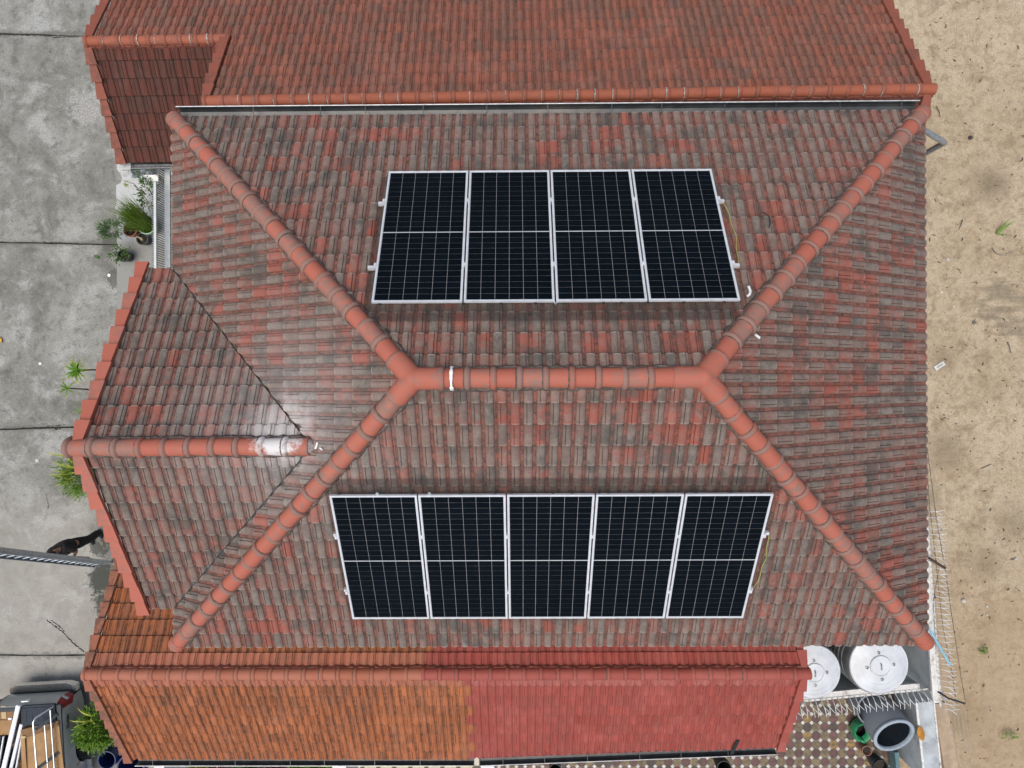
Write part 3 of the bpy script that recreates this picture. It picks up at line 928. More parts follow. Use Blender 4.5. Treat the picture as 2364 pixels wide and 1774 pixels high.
rail(AX - .12, XA1 + .11, AU + .60, DA_, NA_, 4, AX, 'aluminium rail under the upper panel row, nearer the ridge')
rail(BX - .06, XB1 + .09, BU + .72, DB_, NB_, 5, BX, 'aluminium rail under the lower panel row, nearer the ridge')
rail(BX - .06, XB1 + .06, BU + 1.78, DB_, NB_, 5, BX, 'aluminium rail under the lower panel row, nearer the orange annex')
# bird-proofing wire mesh
def bird_mesh(name_label, strips, clips, nrm):
    t = thing('bird_mesh', name_label, 'wire mesh', strips[0][0])
    mb = MB()
    for a, b, out, w, drop in strips:
        a, b = V(a), V(b)
        d = (b - a).normalized(); L = (b - a).length
        lvl = lambda q: -drop * min(1.0, (q / (w * .45))) ** 1.0 if q < w * .45 else -drop
        qs = [0, .08 * w, .2 * w, .45 * w, .46 * w, w]
        wire = .0027
        def strip(p, r, qv):
            sd2 = (r - p).normalized().cross(nrm).normalized() * (wire / 2)
            mb.add([p - sd2, p + sd2, r + sd2, r - sd2], [(0, 1, 2, 3)])
        x = 0.0
        while x < L:
            P = [a + d * x + out * q + nrm * lvl(q) for q in (0, .45 * w, w)]
            for p, r in zip(P[:-1], P[1:]): strip(p, r, 0)
            x += .0135
        q = .0
        while q <= w + .001:
            strip(a + out * q + nrm * lvl(q), b + out * q + nrm * lvl(q), 0)
            q += .0135
    tag(mb.build('wire_netting', M['wire_dark'], t), kind='stuff')
    for p in clips:
        Mx = Matrix.Translation(V(p)) @ nrm.to_track_quat('Z', 'Y').to_matrix().to_4x4()
        m2 = random.choice((M['black'], M['galv'], M['black']))
        MB().lathe([(.020, 0), (.022, .004), (.012, .007), (0, .008)], 12, Mx).tube([Mx @ V((0, 0, 0)), Mx @ V((random.uniform(-.02, .02), .05, .02))], .003, 5).build('mesh_clip', m2, t, smooth=40)
top = off - .03
ea0, ea1 = ridge + ex_ * AX + DA_ * AU + NA_ * top, ridge + ex_ * XA1 + DA_ * AU + NA_ * top
el0, el1 = ridge + ex_ * AX + DA_ * (AU - .15) + NA_ * top, ridge + ex_ * AX + DA_ * (AU + PL) + NA_ * top
bird_mesh('dark wire mesh skirt along the upper panels on the ridge side', [(ea0, ea1, -DA_, .23, .065), (el0, el1, -ex_, .12, .065)],
          [ea0 + ex_ * x - DA_ * .012 for x in (.1, 1.15, 1.62, 2.05, 2.3, 2.9, 3.12, 3.45, 3.9, 4.4)], NA_)
eb0, eb1 = ridge + ex_ * (BX - .1) + DB_ * BU + NB_ * top, ridge + ex_ * (XB1 + .12) + DB_ * BU + NB_ * top
eb2, eb3 = ridge + ex_ * BX + DB_ * BU + NB_ * top, ridge + ex_ * BX + DB_ * (BU + PL) + NB_ * top
eb4, eb5 = eb2 + ex_ * (XB1 - BX), eb3 + ex_ * (XB1 - BX)
bird_mesh('dark wire mesh skirt along the lower panels on the ridge side', [(eb0, eb1, -DB_, .20, .065), (eb2, eb3, -ex_, .07, .065), (eb4, eb5, ex_, .07, .065)],
          [eb2 + ex_ * x - DB_ * .010 for x in (.12, .62, 1.08, 1.30, 1.7, 2.15, 2.36, 2.9, 3.15, 3.5, 3.62, 4.2, 4.62, 4.75, 5.2, 5.6)], NB_)
# earth wires beside each array
for dn, nrm, x, u0, u1, lab in ((DA_, NA_, XA1 + .09, AU + .60, AU + 1.75, 'thin yellow-green earth wire along the right edge of upper panels'),
                                (DB_, NB_, XB1 + .08, BU + .70, BU + 1.78, 'thin yellow-green earth wire along the right edge of lower panels')):
    pts = []
    for i in range(15):
        t = i / 14
        pts.append(ridge + ex_ * (x + .07 * math.sin(math.pi * t) + .012 * math.sin(t * 17)) + dn * (u0 + (u1 - u0) * t) + nrm * (.10 - .03 * math.sin(math.pi * t)))
    tag(MB().tube(pts, .0055, 6).build('earth_wire', M['earth_wire'], smooth=60), lab, 'wire')
# scraps left on the roof
def scrap(pts, r, lab, name='plastic_scrap'):
    tag(MB().tube(pts, r, 8).build(name, M['white_plastic'], smooth=50), lab, 'scrap')
nE = V((s_, 0, c))
def onN(px, py, h=.09): return hit(px, py, ridge + NA_ * h, NA_)
def onE(px, py, h=.09): return hit(px, py, V((XR, 0, ZE)) + nE * h, nE)
def onW(px, py, h=.08): return hit(px, py, V((XL, 0, ZE)) + V((-s_, 0, c)) * h, V((-s_, 0, c)))
scrap([onN(1728, 662), onN(1732, 672), onN(1731, 679), onN(1726, 684)], .018, 'curved white plastic offcut lying below the right end of the upper panels')
scrap([onE(1744, 773), onE(1749, 777), onE(1753, 780)], .018, 'short white plastic offcut on the right roof slope beside the hip')
scrap([onW(733, 1022), onW(731, 1030), onW(728, 1036)], .014, 'bent white scrap at the tip of the porch ridge')
scrap([onW(739, 1035), onW(744, 1039)], .012, 'tiny white scrap on the slope right of the porch ridge tip')
pts = [onN(1758, 490), onN(1770, 494), onN(1777, 503), onN(1778, 514), onN(1775, 526)]
tag(MB().tube(pts, .006, 6).build('cable_offcut', M['black'], smooth=60), 'short curved black cable offcut on the tiles right of the upper panels', 'cable')
# ================================================================== ground
def sand_mat():
    n = NT('pale_sand')
    n1, n2, n3 = n.noise(0.55, 4, 0.55), n.noise(2.6, 7, 0.7, dist=.6), n.noise(40, 5, 0.75)
    n5 = n.noise(6.5, 8, 0.75, dist=.8)
    cc = n.mix(n.ss(n1, 0.38, 0.62), (0.46, 0.372, 0.245), (0.54, 0.45, 0.315))
    cc = n.mix(n.ss(n2, 0.46, 0.68, 0, .75), cc, (0.255, 0.192, 0.122))
    cc = n.mix(n.ss(n2, 0.32, 0.50, .6, 0), cc, (0.53, 0.455, 0.335))
    cc = n.mix(n.ss(n5, 0.47, 0.68, 0, .6), cc, (0.23, 0.175, 0.112))
    cc = n.mix(n.ss(n5, 0.32, 0.50, .5, 0), cc, (0.55, 0.475, 0.36))
    cc = n.mix(n.ss(n3, 0.38, 0.64, .50, 0), cc, (0.20, 0.155, 0.105))
    cc = n.mix(n.ss(n.noise(21, 4, 0.65), 0.63, 0.72, 0, .8), cc, (0.09, 0.073, 0.048))
    # damp greenish-grey patches and rake ripples
    rip = n.noise(1.0, 3, .5, vec=n.mapv((1.0, 5.2, 1), (0, 0, .12)))
    d1 = n.math('ADD', n.dist(tuple(atz(2340, 720, -.1))), n.math('MULTIPLY', n.math('SUBTRACT', rip, .5), 4.2))
    cc = n.mix(n.ss(d1, .0, .9, .55, 0), cc, (0.155, 0.142, 0.098))
    for px, py, r, am in ((2290, 425, .45, .7), (2280, 1305, .35, .5), (2185, 1040, .5, .55), (2345, 1210, .5, .45), (2205, 1665, .35, .5), (2150, 1150, .25, .5), (2240, 1660, .4, .35), (2180, 835, .3, .5)):
        d = n.math('ADD', n.dist(tuple(atz(px, py, -.1))), n.math('MULTIPLY', n.math('SUBTRACT', n2, .5), 1.3))
        cc = n.mix(n.ss(d, 0, r * 1.6, am, 0), cc, (0.16, 0.13, 0.08))
    brown = n.node('ShaderNodeSeparateXYZ', {0: n.pos()}).outputs[1]
    cc = n.mix(n.ss(brown, -4.0, -6.5, 0, .45), cc, (0.33, 0.235, 0.135))
    n.bump(n.math('ADD', n.math('MULTIPLY', n3, .3), n2), .05, .55)
    return n.done(cc, .95, 0, .2)
M['sand'] = sand_mat()
def axis(a, b, fine0, fine1, st):
    r, x = [], fine0
    while x < fine1 + 1e-6: r.append(x); x += st
    lo, hi, k = [], [], 1.0
    x = fine0
    while x > a: x -= k; k *= 1.7; lo.append(max(a, x))
    x, k = r[-1], 1.0
    while x < b: x += k; k *= 1.7; hi.append(min(b, x))
    return lo[::-1] + r + hi
gx, gy = axis(-160, 160, 8.8, 14.5, .10), axis(-160, 160, -10, 10.5, .10)
vs = []
for y in gy:
    for x in gx:
        f = max(0, min(1, (x - 9.6) / .5)) * max(0, min(1, (15 - x))) * max(0, min(1, 11 - abs(y)))
        p = V((x, y, 0))
        z = (mnoise.noise(p * .7) * .035 + mnoise.noise(p * 2.4) * .022 + mnoise.noise(p * 7) * .010) * f
        vs.append((x, y, -.12 + z))
nx = len(gx)
g = MB().add(vs, [(j * nx + i, j * nx + i + 1, (j + 1) * nx + i + 1, (j + 1) * nx + i) for j in range(len(gy) - 1) for i in range(nx - 1)]).build('ground', M['sand'], smooth=180)
tag(g, 'pale sandy ground of the empty lot right of the houses', None, None, 'structure')

def concrete_mat():
    n = NT('stained_concrete')
    n1, n2, n3, n4 = n.noise(0.45, 5, .6), n.noise(1.05, 9, .68, dist=.5), n.noise(26, 6, .75), n.noise(4.2, 8, .72, dist=.3)
    cc = n.mix(n.ss(n1, .38, .62), (0.222, 0.224, 0.200), (0.315, 0.316, 0.286))
    cc = n.mix(n.ss(n2, .36, .50, .9, 0), cc, (0.40, 0.41, 0.385))
    cc = n.mix(n.ss(n2, .51, .66, 0, .7), cc, (0.125, 0.128, 0.110))
    cc = n.mix(n.ss(n4, .51, .64, 0, .6), cc, (0.125, 0.128, 0.110))
    cc = n.mix(n.ss(n4, .34, .46, .45, 0), cc, (0.42, 0.425, 0.40))
    cc = n.mix(n.ss(n3, .40, .62, .36, 0), cc, (0.075, 0.077, 0.065))
    cc = n.mix(n.ss(n3, .58, .72, 0, .28), cc, (0.46, 0.465, 0.44))
    sy = n.node('ShaderNodeSeparateXYZ', {0: n.pos()})
    # the southern bays are paler and warmer
    cc = n.mix(n.ss(sy.outputs[1], -1.5, -4.5, 0, .45), cc, (0.40, 0.385, 0.335))
    # damp black algae band along the wall foot
    for px, py, r, am in ((243, 1340, .42, .95), (232, 1265, .22, .8), (250, 1395, .35, .9), (262, 640, .18, .6), (255, 560, .22, .5), (175, 1600, .25, .5), (100, 1590, .35, .4), (245, 40, .3, .5)):
        d = n.math('ADD', n.dist(tuple(atz(px, py, 0))), n.math('MULTIPLY', n.math('ADD', n.math('SUBTRACT', n4, .5), n.math('MULTIPLY', n.math('SUBTRACT', n3, .5), .5)), 1.0))
        cc = n.mix(n.ss(d, r * .75, r * 1.25, am, 0), cc, (0.055, 0.06, 0.05))
    for jy in (78, 562, 988, 1513):      # dirt washed along the joints
        d = n.math('ABSOLUTE', n.math('SUBTRACT', sy.outputs[1], atz(120, jy, 0).y))
        d = n.math('ADD', d, n.math('MULTIPLY', n.math('SUBTRACT', n4, .5), .5))
        cc = n.mix(n.ss(d, .0, .10, .6, 0), cc, (0.10, 0.10, 0.085))
    # rough pale patch where the surface has worn off
    d = n.math('ADD', n.dist(tuple(atz(195, 250, 0))), n.math('MULTIPLY', n.math('SUBTRACT', n4, .5), 1.2))
    cc = n.mix(n.ss(d, .3, .55, .6, 0), cc, n.mix(n.ss(n3, .4, .6), (0.22, 0.22, 0.2), (0.5, 0.5, 0.48)))
    n.bump(n.math('ADD', n3, n4), .01, .35)
    return n.done(cc, .9, 0, .25)
M['concrete'] = concrete_mat()
# driveway: concrete bays with open joints
dw = bpy.data.objects.new('driveway', None)
link(dw, None, Matrix.Translation((-14, 0, 0)))
tag(dw, 'grey stained concrete driveway left of the houses', None, None, 'structure')
joints = [None, (78, 86), (560, 565), (992, 983), (1513, 1513), None]
xw, xe = -26.0, -6.2
def jl(k, x):
    if joints[k] is None: return 30.0 if k == 0 else -30.0
    a, b = atz(0, joints[k][0], 0), atz(260, joints[k][1], 0)
    return a.y + (b.y - a.y) * (x - a.x) / (b.x - a.x)
for k in range(5):
    gp = .015
    n = 80
    topl = [(xw + (xe - xw) * i / n, 0) for i in range(n + 1)]
    up_ = [(x, jl(k, x) - gp * random.uniform(.5, 1.6)) for x, _ in topl]
    dn_ = [(x, jl(k + 1, x) + gp * random.uniform(.5, 1.6)) for x, _ in topl]
    vs = [(x, y, 0) for x, y in dn_] + [(x, y, 0) for x, y in up_] + [(x, y, -.1) for x, y in dn_] + [(x, y, -.1) for x, y in up_]
    m_ = n + 1
    fs = [(i, i + 1, m_ + i + 1, m_ + i) for i in range(n)] + [(2 * m_ + i, 2 * m_ + i + 1, i + 1, i) for i in range(n)] + [(m_ + i, m_ + i + 1, 3 * m_ + i + 1, 3 * m_ + i) for i in range(n)]
    MB().add(vs, fs).build('concrete_bay', M['concrete'], dw)
M['crack'] = plain('crack_dirt', (0.03, 0.03, 0.026), .95)
def crack(pts, w, seed):
    random.seed(seed)
    P = [atz(x, y, .0035) for x, y in pts]
    vs, fs = [], []
    for a, b in zip(P[:-1], P[1:]):
        k = max(2, int((b - a).length / .035))
        sd2 = (b - a).normalized().cross(V((0, 0, 1)))
        for i in range(k):
            p = a.lerp(b, i / k) + sd2 * random.uniform(-.014, .014)
            h = w * random.uniform(.15, 1.0) / 2
            vs += [p - sd2 * h, p + sd2 * h]
    for i in range(len(vs) // 2 - 1): fs.append((2 * i, 2 * i + 1, 2 * i + 3, 2 * i + 2))
    MB().add(vs, fs).build('crack', M['crack'], dw)
crack([(108, 1432), (135, 1452), (155, 1470), (175, 1490), (197, 1508)], .05, 1)
crack([(118, 1432), (140, 1448), (150, 1462)], .04, 2)
crack([(0, 992), (60, 988), (100, 986), (140, 982), (155, 980)], .03, 3)
crack([(88, 984), (95, 979), (107, 978), (114, 984)], .018, 4)
crack([(126, 990), (136, 988), (144, 992)], .07, 5)
crack([(0, 80), (90, 82), (130, 86), (185, 86)], .035, 6)
crack([(120, 110), (113, 120), (122, 126)], .03, 7)
crack([(100, 560), (150, 562), (190, 564), (255, 566)], .03, 8)
crack([(105, 1140), (112, 1165), (110, 1180)], .02, 9)
MB().box((-16.1, 0, -.09), (19.7, 60, .01)).build('joint_bed', M['crack'], dw)

# ------------------------------------------------------------------ raised slab left of the house
def slab_mat():
    n = NT('pale_painted_slab')
    n2 = n.noise(3.5, 7, .7)
    sy = n.node('ShaderNodeSeparateXYZ', {0: n.pos()}).outputs[1]
    cc = n.mix(n.ss(n.math('ADD', sy, n.math('MULTIPLY', n2, .5)), 3.75, 4.05), (0.28, 0.285, 0.265), (0.52, 0.54, 0.54))
    cc = n.mix(n.ss(n2, .5, .7, 0, .6), cc, (0.19, 0.19, 0.17))
    cc = n.mix(n.ss(n.noise(30, 5), .4, .7, .2, 0), cc, (0.15, 0.15, 0.13))
    return n.done(cc, .85, 0, .3)
M['slab'] = slab_mat()
e = [atz(px, py, .14) for px, py in ((268, 360), (270, 392), (277, 400), (282, 412), (279, 422), (268, 428), (268, 458), (271, 462), (266, 478), (268, 505), (272, 520), (269, 560), (270, 600), (270, 660), (269, 760))]
poly = [(p.x, p.y) for p in e] + [(-7.72, e[-1].y), (-7.72, e[0].y)]
tag(MB().prism(poly, -.05, .14).build('slab', M['slab']), 'pale raised slab under the potted plants left of the house', None, None, 'structure')
M['moss'] = plain('shaded_side_passage', (0.03, 0.04, 0.022), .95, var=.5, scale=6)  # dark green base colour paints the shade between fence and house
tag(MB().prism([(-7.716, e[-1].y), (-4.7, e[-1].y), (-4.7, e[0].y), (-7.716, e[0].y)], -.05, .05).build('side_passage', M['moss']), 'dark green side passage with painted shade between the bar fence and the house', None, None, 'structure')  # M['moss'] is the painted shade colour, not a moss layer

# ------------------------------------------------------------------ tiled yard (octagons and white dots) in the lower right
def oct_mat(name, c1):
    n = NT(name)
    oi = n.node('ShaderNodeObjectInfo').outputs['Random']
    n1 = n.noise(9, 6, .7); n3 = n.noise(70, 4, .7)
    cc = n.mix(oi, tuple(k * .75 for k in c1), tuple(k * 1.15 for k in c1))
    cc = n.mix(n.ss(n1, .40, .64, 0, .72), cc, (0.05, 0.040, 0.029))
    cc = n.mix(n.ss(n3, .35, .65, .25, 0), cc, (0.09, 0.07, 0.05))
    return n.done(cc, .6, 0, .4)
OM = [oct_mat('maroon_octagon', (0.15, 0.072, 0.068)), oct_mat('olive_octagon', (0.225, 0.175, 0.095)), oct_mat('brown_octagon', (0.075, 0.060, 0.052)), oct_mat('ochre_octagon', (0.29, 0.19, 0.065)), oct_mat('brick_octagon', (0.18, 0.044, 0.036))]
M['dot_tile'] = plain('white_dot_tile', (0.52, 0.52, 0.48), .5, var=.3, scale=9, dirt=((0.10, 0.09, 0.07), .9))
M['grout'] = plain('dark_grout', (0.055, 0.045, 0.035), .9, var=.5, dirt=((0.10, 0.09, 0.03), .5))
yard = bpy.data.objects.new('yard', None)
link(yard, None, Matrix.Translation((5, -8.5, 0)))
tag(yard, 'tiled yard of octagons and white dots in the lower right', None, None, 'structure')
yx0, yx1, yy0, yy1 = -.75, 9.42, -10.2, -6.9
MB().box(((yx0 + yx1) / 2, (yy0 + yy1) / 2, -.05), (yx1 - yx0, yy1 - yy0, .1)).build('tile_bed', M['grout'], yard)
P0 = atz(1933.7, 1668.6, 0)                      # centre of one white dot
PIT = .2157
om = [MB().prism([(PIT * .5 * .985 * a, PIT * .5 * .985 * b) for a, b in ((.48, 1), (-.48, 1), (-1, .48), (-1, -.48), (-.48, -1), (.48, -1), (1, -.48), (1, .48))], 0, .006).mesh('octagon_tile', m) for m in OM]
dmh = MB().prism([(0, PIT * .25), (-PIT * .25, 0), (0, -PIT * .25), (PIT * .25, 0)], 0, .006).mesh('dot_tile', M['dot_tile'])
HID = [[(1800, 1720), (1872, 1560), (1880, 1480), (200, 1480), (200, 1765), (1100, 1762)]]
cand = []
random.seed(11)
for i in range(-48, 14):
    for j in range(-14, 8):
        x, y = P0.x + i * PIT, P0.y + j * PIT
        for kind, cx, cy in (('o', x + PIT / 2, y + PIT / 2), ('d', x, y)):
            if not (yx0 + .1 < cx < yx1 - .1 and yy0 + .1 < cy < yy1 - .1): continue
            px, py = proj((cx, cy, 0))
            vis = px < 2375 and py < 1785 and not inpoly(px, py, HID[0])
            cand.append((kind, cx, cy, vis))
cnt = {'o': 0, 'd': 0}
rest = {}
for kind, cx, cy, vis in sorted(cand, key=lambda t: (t[1] - 8) ** 2 + (t[2] + 7.5) ** 2):
    chk = (round((cx - P0.x) / PIT - .5) + round((cy - P0.y) / PIT - .5)) % 2
    me = dmh if kind == 'd' else om[(random.choice((0, 0, 0, 2, 0, 4)) if random.random() < .08 else (0 if random.random() < .8 else 2)) if chk else random.choice((1, 1, 1, 1, 3, 2))]
    z = random.uniform(0, .0015)
    if vis and cnt[kind] < 300:
        cnt[kind] += 1
        mesh_obj('octagon_tile' if kind == 'o' else 'dot_tile', me, yard, Matrix.Translation((cx, cy, z + (.003 if kind == 'd' else 0))))
    else:
        mb = rest.setdefault(me.name, (me, MB()))[1]
        mb.add([v.co + V((cx, cy, z)) for v in me.vertices], [tuple(p.vertices) for p in me.polygons])
for me, mb in rest.values():
    tag(mb.build('yard_tiles', me.materials[0], yard), kind='stuff')
# cream pavers under the orange gutter
pv = bpy.data.objects.new('pavement', None)
link(pv, None, Matrix.Translation((-2, -9, 0)))
tag(pv, 'cream square pavers beyond the gutter of the orange roof', None, None, 'structure')
M['paver'] = plain('cream_paver', (0.50, 0.46, 0.30), .8, var=.15, scale=6, dirt=((0.3, 0.27, 0.18), .4))
M['pavejoint'] = plain('gravel_joint', (0.14, 0.125, 0.09), .95, var=.6, scale=60)
a, b = atz(800, 1770, 0), atz(1108, 1770, 0)
MB().box(((a.x + b.x) / 2, -9.75, -.05), (b.x - a.x, 2.5, .1)).build('joint_bed', M['pavejoint'], pv)
pm = MB().box((0, 0, .004), (.295, .295, .03)).mesh('paver', M['paver'])
y0 = atz(950, 1762, 0).y - .15
for i in range(9):
    x = atz(818.5 + i * 36.9, 1770, 0).x
    if x > b.x - .05: break
    for j in range(4): mesh_obj('paver', pm, pv, Matrix.Translation((x, y0 - j * .40, 0)))
# ================================================================== boundary walls, spikes, tanks (lower right)
M['white_paint'] = plain('flaking_white_paint', (0.66, 0.66, 0.63), .75, var=.15, scale=14, dirt=((0.20, 0.17, 0.14), .85), bump=.4)
M['spike'] = plain('white_plastic_spike', (0.60, 0.62, 0.62), .5, var=.2, dirt=((0.35, 0.2, 0.12), .5))
M['steel'] = plain('brushed_stainless', (0.60, 0.63, 0.645), .55, .2, var=.12, scale=3, dirt=((0.42, 0.40, 0.36), .4))
M['steel_dark'] = plain('dull_stainless', (0.30, 0.315, 0.32), .45, .7, var=.3, scale=5)
M['footing'] = plain('sandy_footing', (0.40, 0.30, 0.205), .9, var=.2, scale=4)
ZW = 1.6
w0, w1 = atz(2130, 1180, ZW), atz(2163, 1622, ZW)
dw_ = (w1 - w0).normalized(); nw = V((dw_.y, -dw_.x, 0))
if nw.x < 0: nw = -nw
wall = thing('boundary_wall', 'blue-grey boundary wall with flaking white top right of the water tanks', 'wall', w1)
MB().beam(V((w0.x, w0.y, .72)), V((w1.x, w1.y, .72)), .15, 1.70).build('wall_body', M['wall_grey'], wall)
MB().beam(V((w0.x, w0.y, ZW - .005)), V((w1.x, w1.y, ZW - .005)), .19, .06).build('coping', M['white_paint'], wall)
l0, l1 = atz(2135, 1622, .9), atz(2154, 1800, .9)
low = thing('boundary_wall', 'low wide blue-grey wall with stained top running past the grey barrel', 'wall', l1)
MB().beam(V((l0.x, l0.y, .39)), V((l1.x, l1.y, .39)), .44, 1.0).build('wall_body', M['wall_grey'], low)
for o_, wd in ((-.20, .05), (.205, .035)):
    MB().beam(V((l0.x, l0.y, .9)) + nw * o_, V((l1.x, l1.y, .9)) + nw * o_, wd, .03).build('edge_strip', M['white_paint'], low)
f0, f1 = atz(2166, 1625, -.02), atz(2196, 1800, -.02)
tag(MB().beam(f0 - V((0, 0, .1)) + nw * .05, f1 - V((0, 0, .1)) + nw * .05, .34, .2).build('footing', M['footing']), 'sandy concrete footing strip outside the low boundary wall', None, None, 'structure')
ZX = 1.42
x0, x1 = atz(1800, 1617, ZX), atz(2122, 1586, ZX)
cross = thing('cross_wall', 'white painted cross wall in front of the steel water tanks', 'wall', x0)
MB().beam(V((x0.x, x0.y, .62)), V((x1.x, x1.y, .62)), .12, 1.52).build('wall_body', M['wall_grey'], cross)
MB().beam(V((x0.x, x0.y, ZX - .01)), V((x1.x, x1.y, ZX - .01)), .17, .06).build('coping', M['white_paint'], cross)
MB().box(atz(2040, 1500, 0) + V((-1.45, .05, .02)), (3.0, 1.5, .16)).build('tank_plinth', M['wall_grey'], cross)
# anti-climb spikes
def spike_mesh(flip):
    mb = MB()
    mb.tube([(0, 0, 0), (0, .03, .10), (0, .10, .17), (0, .20, .20), (0, .30, .19)], [.010, .009, .008, .0075, .005], 6)
    mb.tube([(0, .10, .17), (.05 * flip, .17, .205), (.10 * flip, .22, .215)], [.008, .007, .005], 6)
    mb.tube([(0, .02, .09), (-.03 * flip, -.02, .15), (-.05 * flip, -.04, .20)], [.008, .007, .005], 6)
    return mb.mesh('spike', M['spike'], 60)
sp1, sp2 = spike_mesh(1), spike_mesh(-1)
def spikes(a, b, out, step, label, me, zoff=.03):
    a, b = V(a), V(b)
    t = thing('spike_strip', label, 'spike strip', a, 0, 'white anti-climb spikes on the walls')
    d = (b - a).normalized()
    MB().beam(a + V((0, 0, zoff)), b + V((0, 0, zoff)), .035, .018).build('base_rail', M['white_paint'], t)
    n = int((b - a).length / step)
    yv = V(out).normalized()
    xv = yv.cross(V((0, 0, 1)))
    for i in range(n + 1):
        p = a + d * (step * i) + V((0, 0, zoff))
        Mx = Matrix.Translation(p) @ Matrix(((xv.x, yv.x, 0, 0), (xv.y, yv.y, 0, 0), (0, 0, 1, 0), (0, 0, 0, 1))) @ Matrix.Rotation(random.uniform(-.12, .12), 4, 'Z') @ Matrix.Rotation(random.uniform(-.1, .1), 4, 'X')
        mesh_obj('spike', me, t, Mx)
spikes(V((w0.x, w0.y, ZW)) + nw * .05, V((w1.x, w1.y, ZW)) + nw * .05 + dw_ * .1, nw, .125, 'row of white curved spikes along the top of the boundary wall beside the sand', sp1)
dx_ = (x1 - x0).normalized(); nx_ = V((dx_.y, -dx_.x, 0))
spikes(V((x0.x, x0.y, ZX)) + nx_ * .05, V((x1.x, x1.y, ZX)) + nx_ * .05 + dx_ * .42, nx_, .128, 'row of white curved spikes along the cross wall below the water tanks', sp2)
# water tanks
def tank(px, py, R, zt, label, rot):
    p = atz(px, py, zt)
    t = thing('water_tank', label, 'water tank', (p.x, p.y, .1), 0, 'stainless steel water tanks')
    B = Matrix.Translation((p.x, p.y, 0))
    prof = [(R * .96, .1), (R, .16)]
    z = .2
    while z < zt - .32:
        prof += [(R, z), (R, z + .06), (R - .018, z + .075), (R - .018, z + .095), (R, z + .11)]
        z += .15
    prof += [(R, zt - .16), (R * .985, zt - .09), (R * .95, zt - .05)]
    MB().lathe(prof, 56, B).build('tank_body', M['steel_dark'], t, smooth=35)
    lid = MB().lathe([(R * .952, zt - .055), (R * .945, zt - .03), (R * .93, zt - .022), (R * .915, zt - .030), (R * .80, zt - .012), (R * .795, zt - .016), (R * .62, zt + .006), (R * .615, zt + .002), (R * .45, zt + .016), (R * .36, zt + .02), (R * .33, zt + .02)], 56, B, False).build('tank_lid', M['steel'], t, smooth=35)
    q = MB().lathe([(R * .345, zt + .0), (R * .345, zt + .045), (R * .335, zt + .055), (R * .30, zt + .055), (R * .29, zt + .042), (R * .12, zt + .046), (0, zt + .047)], 40, B).build('hatch', M['steel'], lid, smooth=35)
    Rz = Matrix.Rotation(rot, 4, 'Z')
    MB(B @ Rz).tube([(0, -.07, zt + .045), (0, -.06, zt + .085), (0, .06, zt + .085), (0, .07, zt + .045)], .010, 8).build('handle', M['steel_dark'], t, smooth=60)
    for k in range(4):
        an = rot + k * math.pi / 2
        x, y = p.x + math.cos(an) * R * .43, p.y + math.sin(an) * R * .43
        MB().lathe([(.035, zt + .012), (.035, zt + .03), (.02, zt + .036), (.018, zt + .03), (0, zt + .03)], 14, Matrix.Translation((x, y, 0))).build('lid_clamp', M['steel_dark'], t, smooth=40)
tank(2031, 1537, .675, 1.95, 'large stainless steel water tank with round lid beside the boundary wall', .12)
tank(1879, 1553, .625, 1.95, 'smaller stainless steel water tank partly under the red annex verge', .05)
# grey open barrel leaning, bag, pots, leaf
M['barrel'] = plain('grey_plastic_barrel', (0.20, 0.225, 0.255), .6, var=.15, scale=40, bump=.5)
M['barrel_rim'] = plain('pale_barrel_rim', (0.30, 0.36, 0.41), .5, var=.1)
M['barrel_in'] = plain('barrel_inside', (0.018, 0.026, 0.034), .5)
rc = atz(2065, 1700, 1.0)
axisd = V((.10, -.40, 1)).normalized()
Bm = Matrix.Translation(rc) @ axisd.to_track_quat('Z', 'Y').to_matrix().to_4x4()
t = thing('barrel', 'big grey open barrel leaning beside the low wall', 'barrel', (rc.x, rc.y + .4, 0))
MB().lathe([(0, -.90), (.36, -.90), (.40, -.84), (.465, -.45), (.475, -.12), (.46, -.05)], 48, Bm, False).build('barrel_body', M['barrel'], t, smooth=40)
MB().lathe([(.46, -.06), (.488, -.045), (.49, -.01), (.475, .0), (.42, .0), (.41, -.012), (.405, -.06)], 48, Bm, False).build('rim', M['barrel_rim'], t, smooth=40)
MB().lathe([(.405, -.06), (.41, -.4), (.36, -.78), (0, -.80)], 48, Bm, False).build('barrel_inside', M['barrel_in'], t, smooth=40)
r2 = atz(1992, 1636, .62)
t = thing('barrel', 'dark grey tub tucked behind the leaning barrel', 'barrel', (r2.x + .25, r2.y - .1, 0))
MB().lathe([(.0, 0), (.30, 0), (.36, .55), (.385, .56), (.385, .60), (.35, .60), (.30, .06), (0, .05)], 40, Matrix.Translation((r2.x + .25, r2.y - .05, 0))).build('tub_body', M['barrel'], t, smooth=40)
def pot(px, py, z, r, h, mat, label, cat='pot', soil=True, rim=None, lean=(0, 0), group=None, name='pot', soilm=None):
    p = atz(px, py, z + h)
    t = thing(name, label, cat, (p.x, p.y, z), 0, group)
    B = Matrix.Translation((p.x, p.y, z)) @ Matrix.Rotation(lean[0], 4, 'X') @ Matrix.Rotation(lean[1], 4, 'Y')
    MB().lathe([(r * .68, 0), (r * .94, h * .82), (r * 1.0, h * .83), (r * 1.02, h), (r * .88, h), (r * .84, h * .8), (r * .62, .03), (0, .03)], 28, B).build('pot_body', mat, t, smooth=35)
    if soil: MB().lathe([(r * .86, h * .70), (r * .5, h * .76), (0, h * .78)], 20, B, False).build('soil', soilm or M['soil'], t, smooth=60)
    return t, B
M['soil'] = plain('dark_soil', (0.035, 0.027, 0.02), .95, var=.5, scale=40)
M['terracotta'] = plain('terracotta', (0.36, 0.13, 0.065), .8, var=.25)
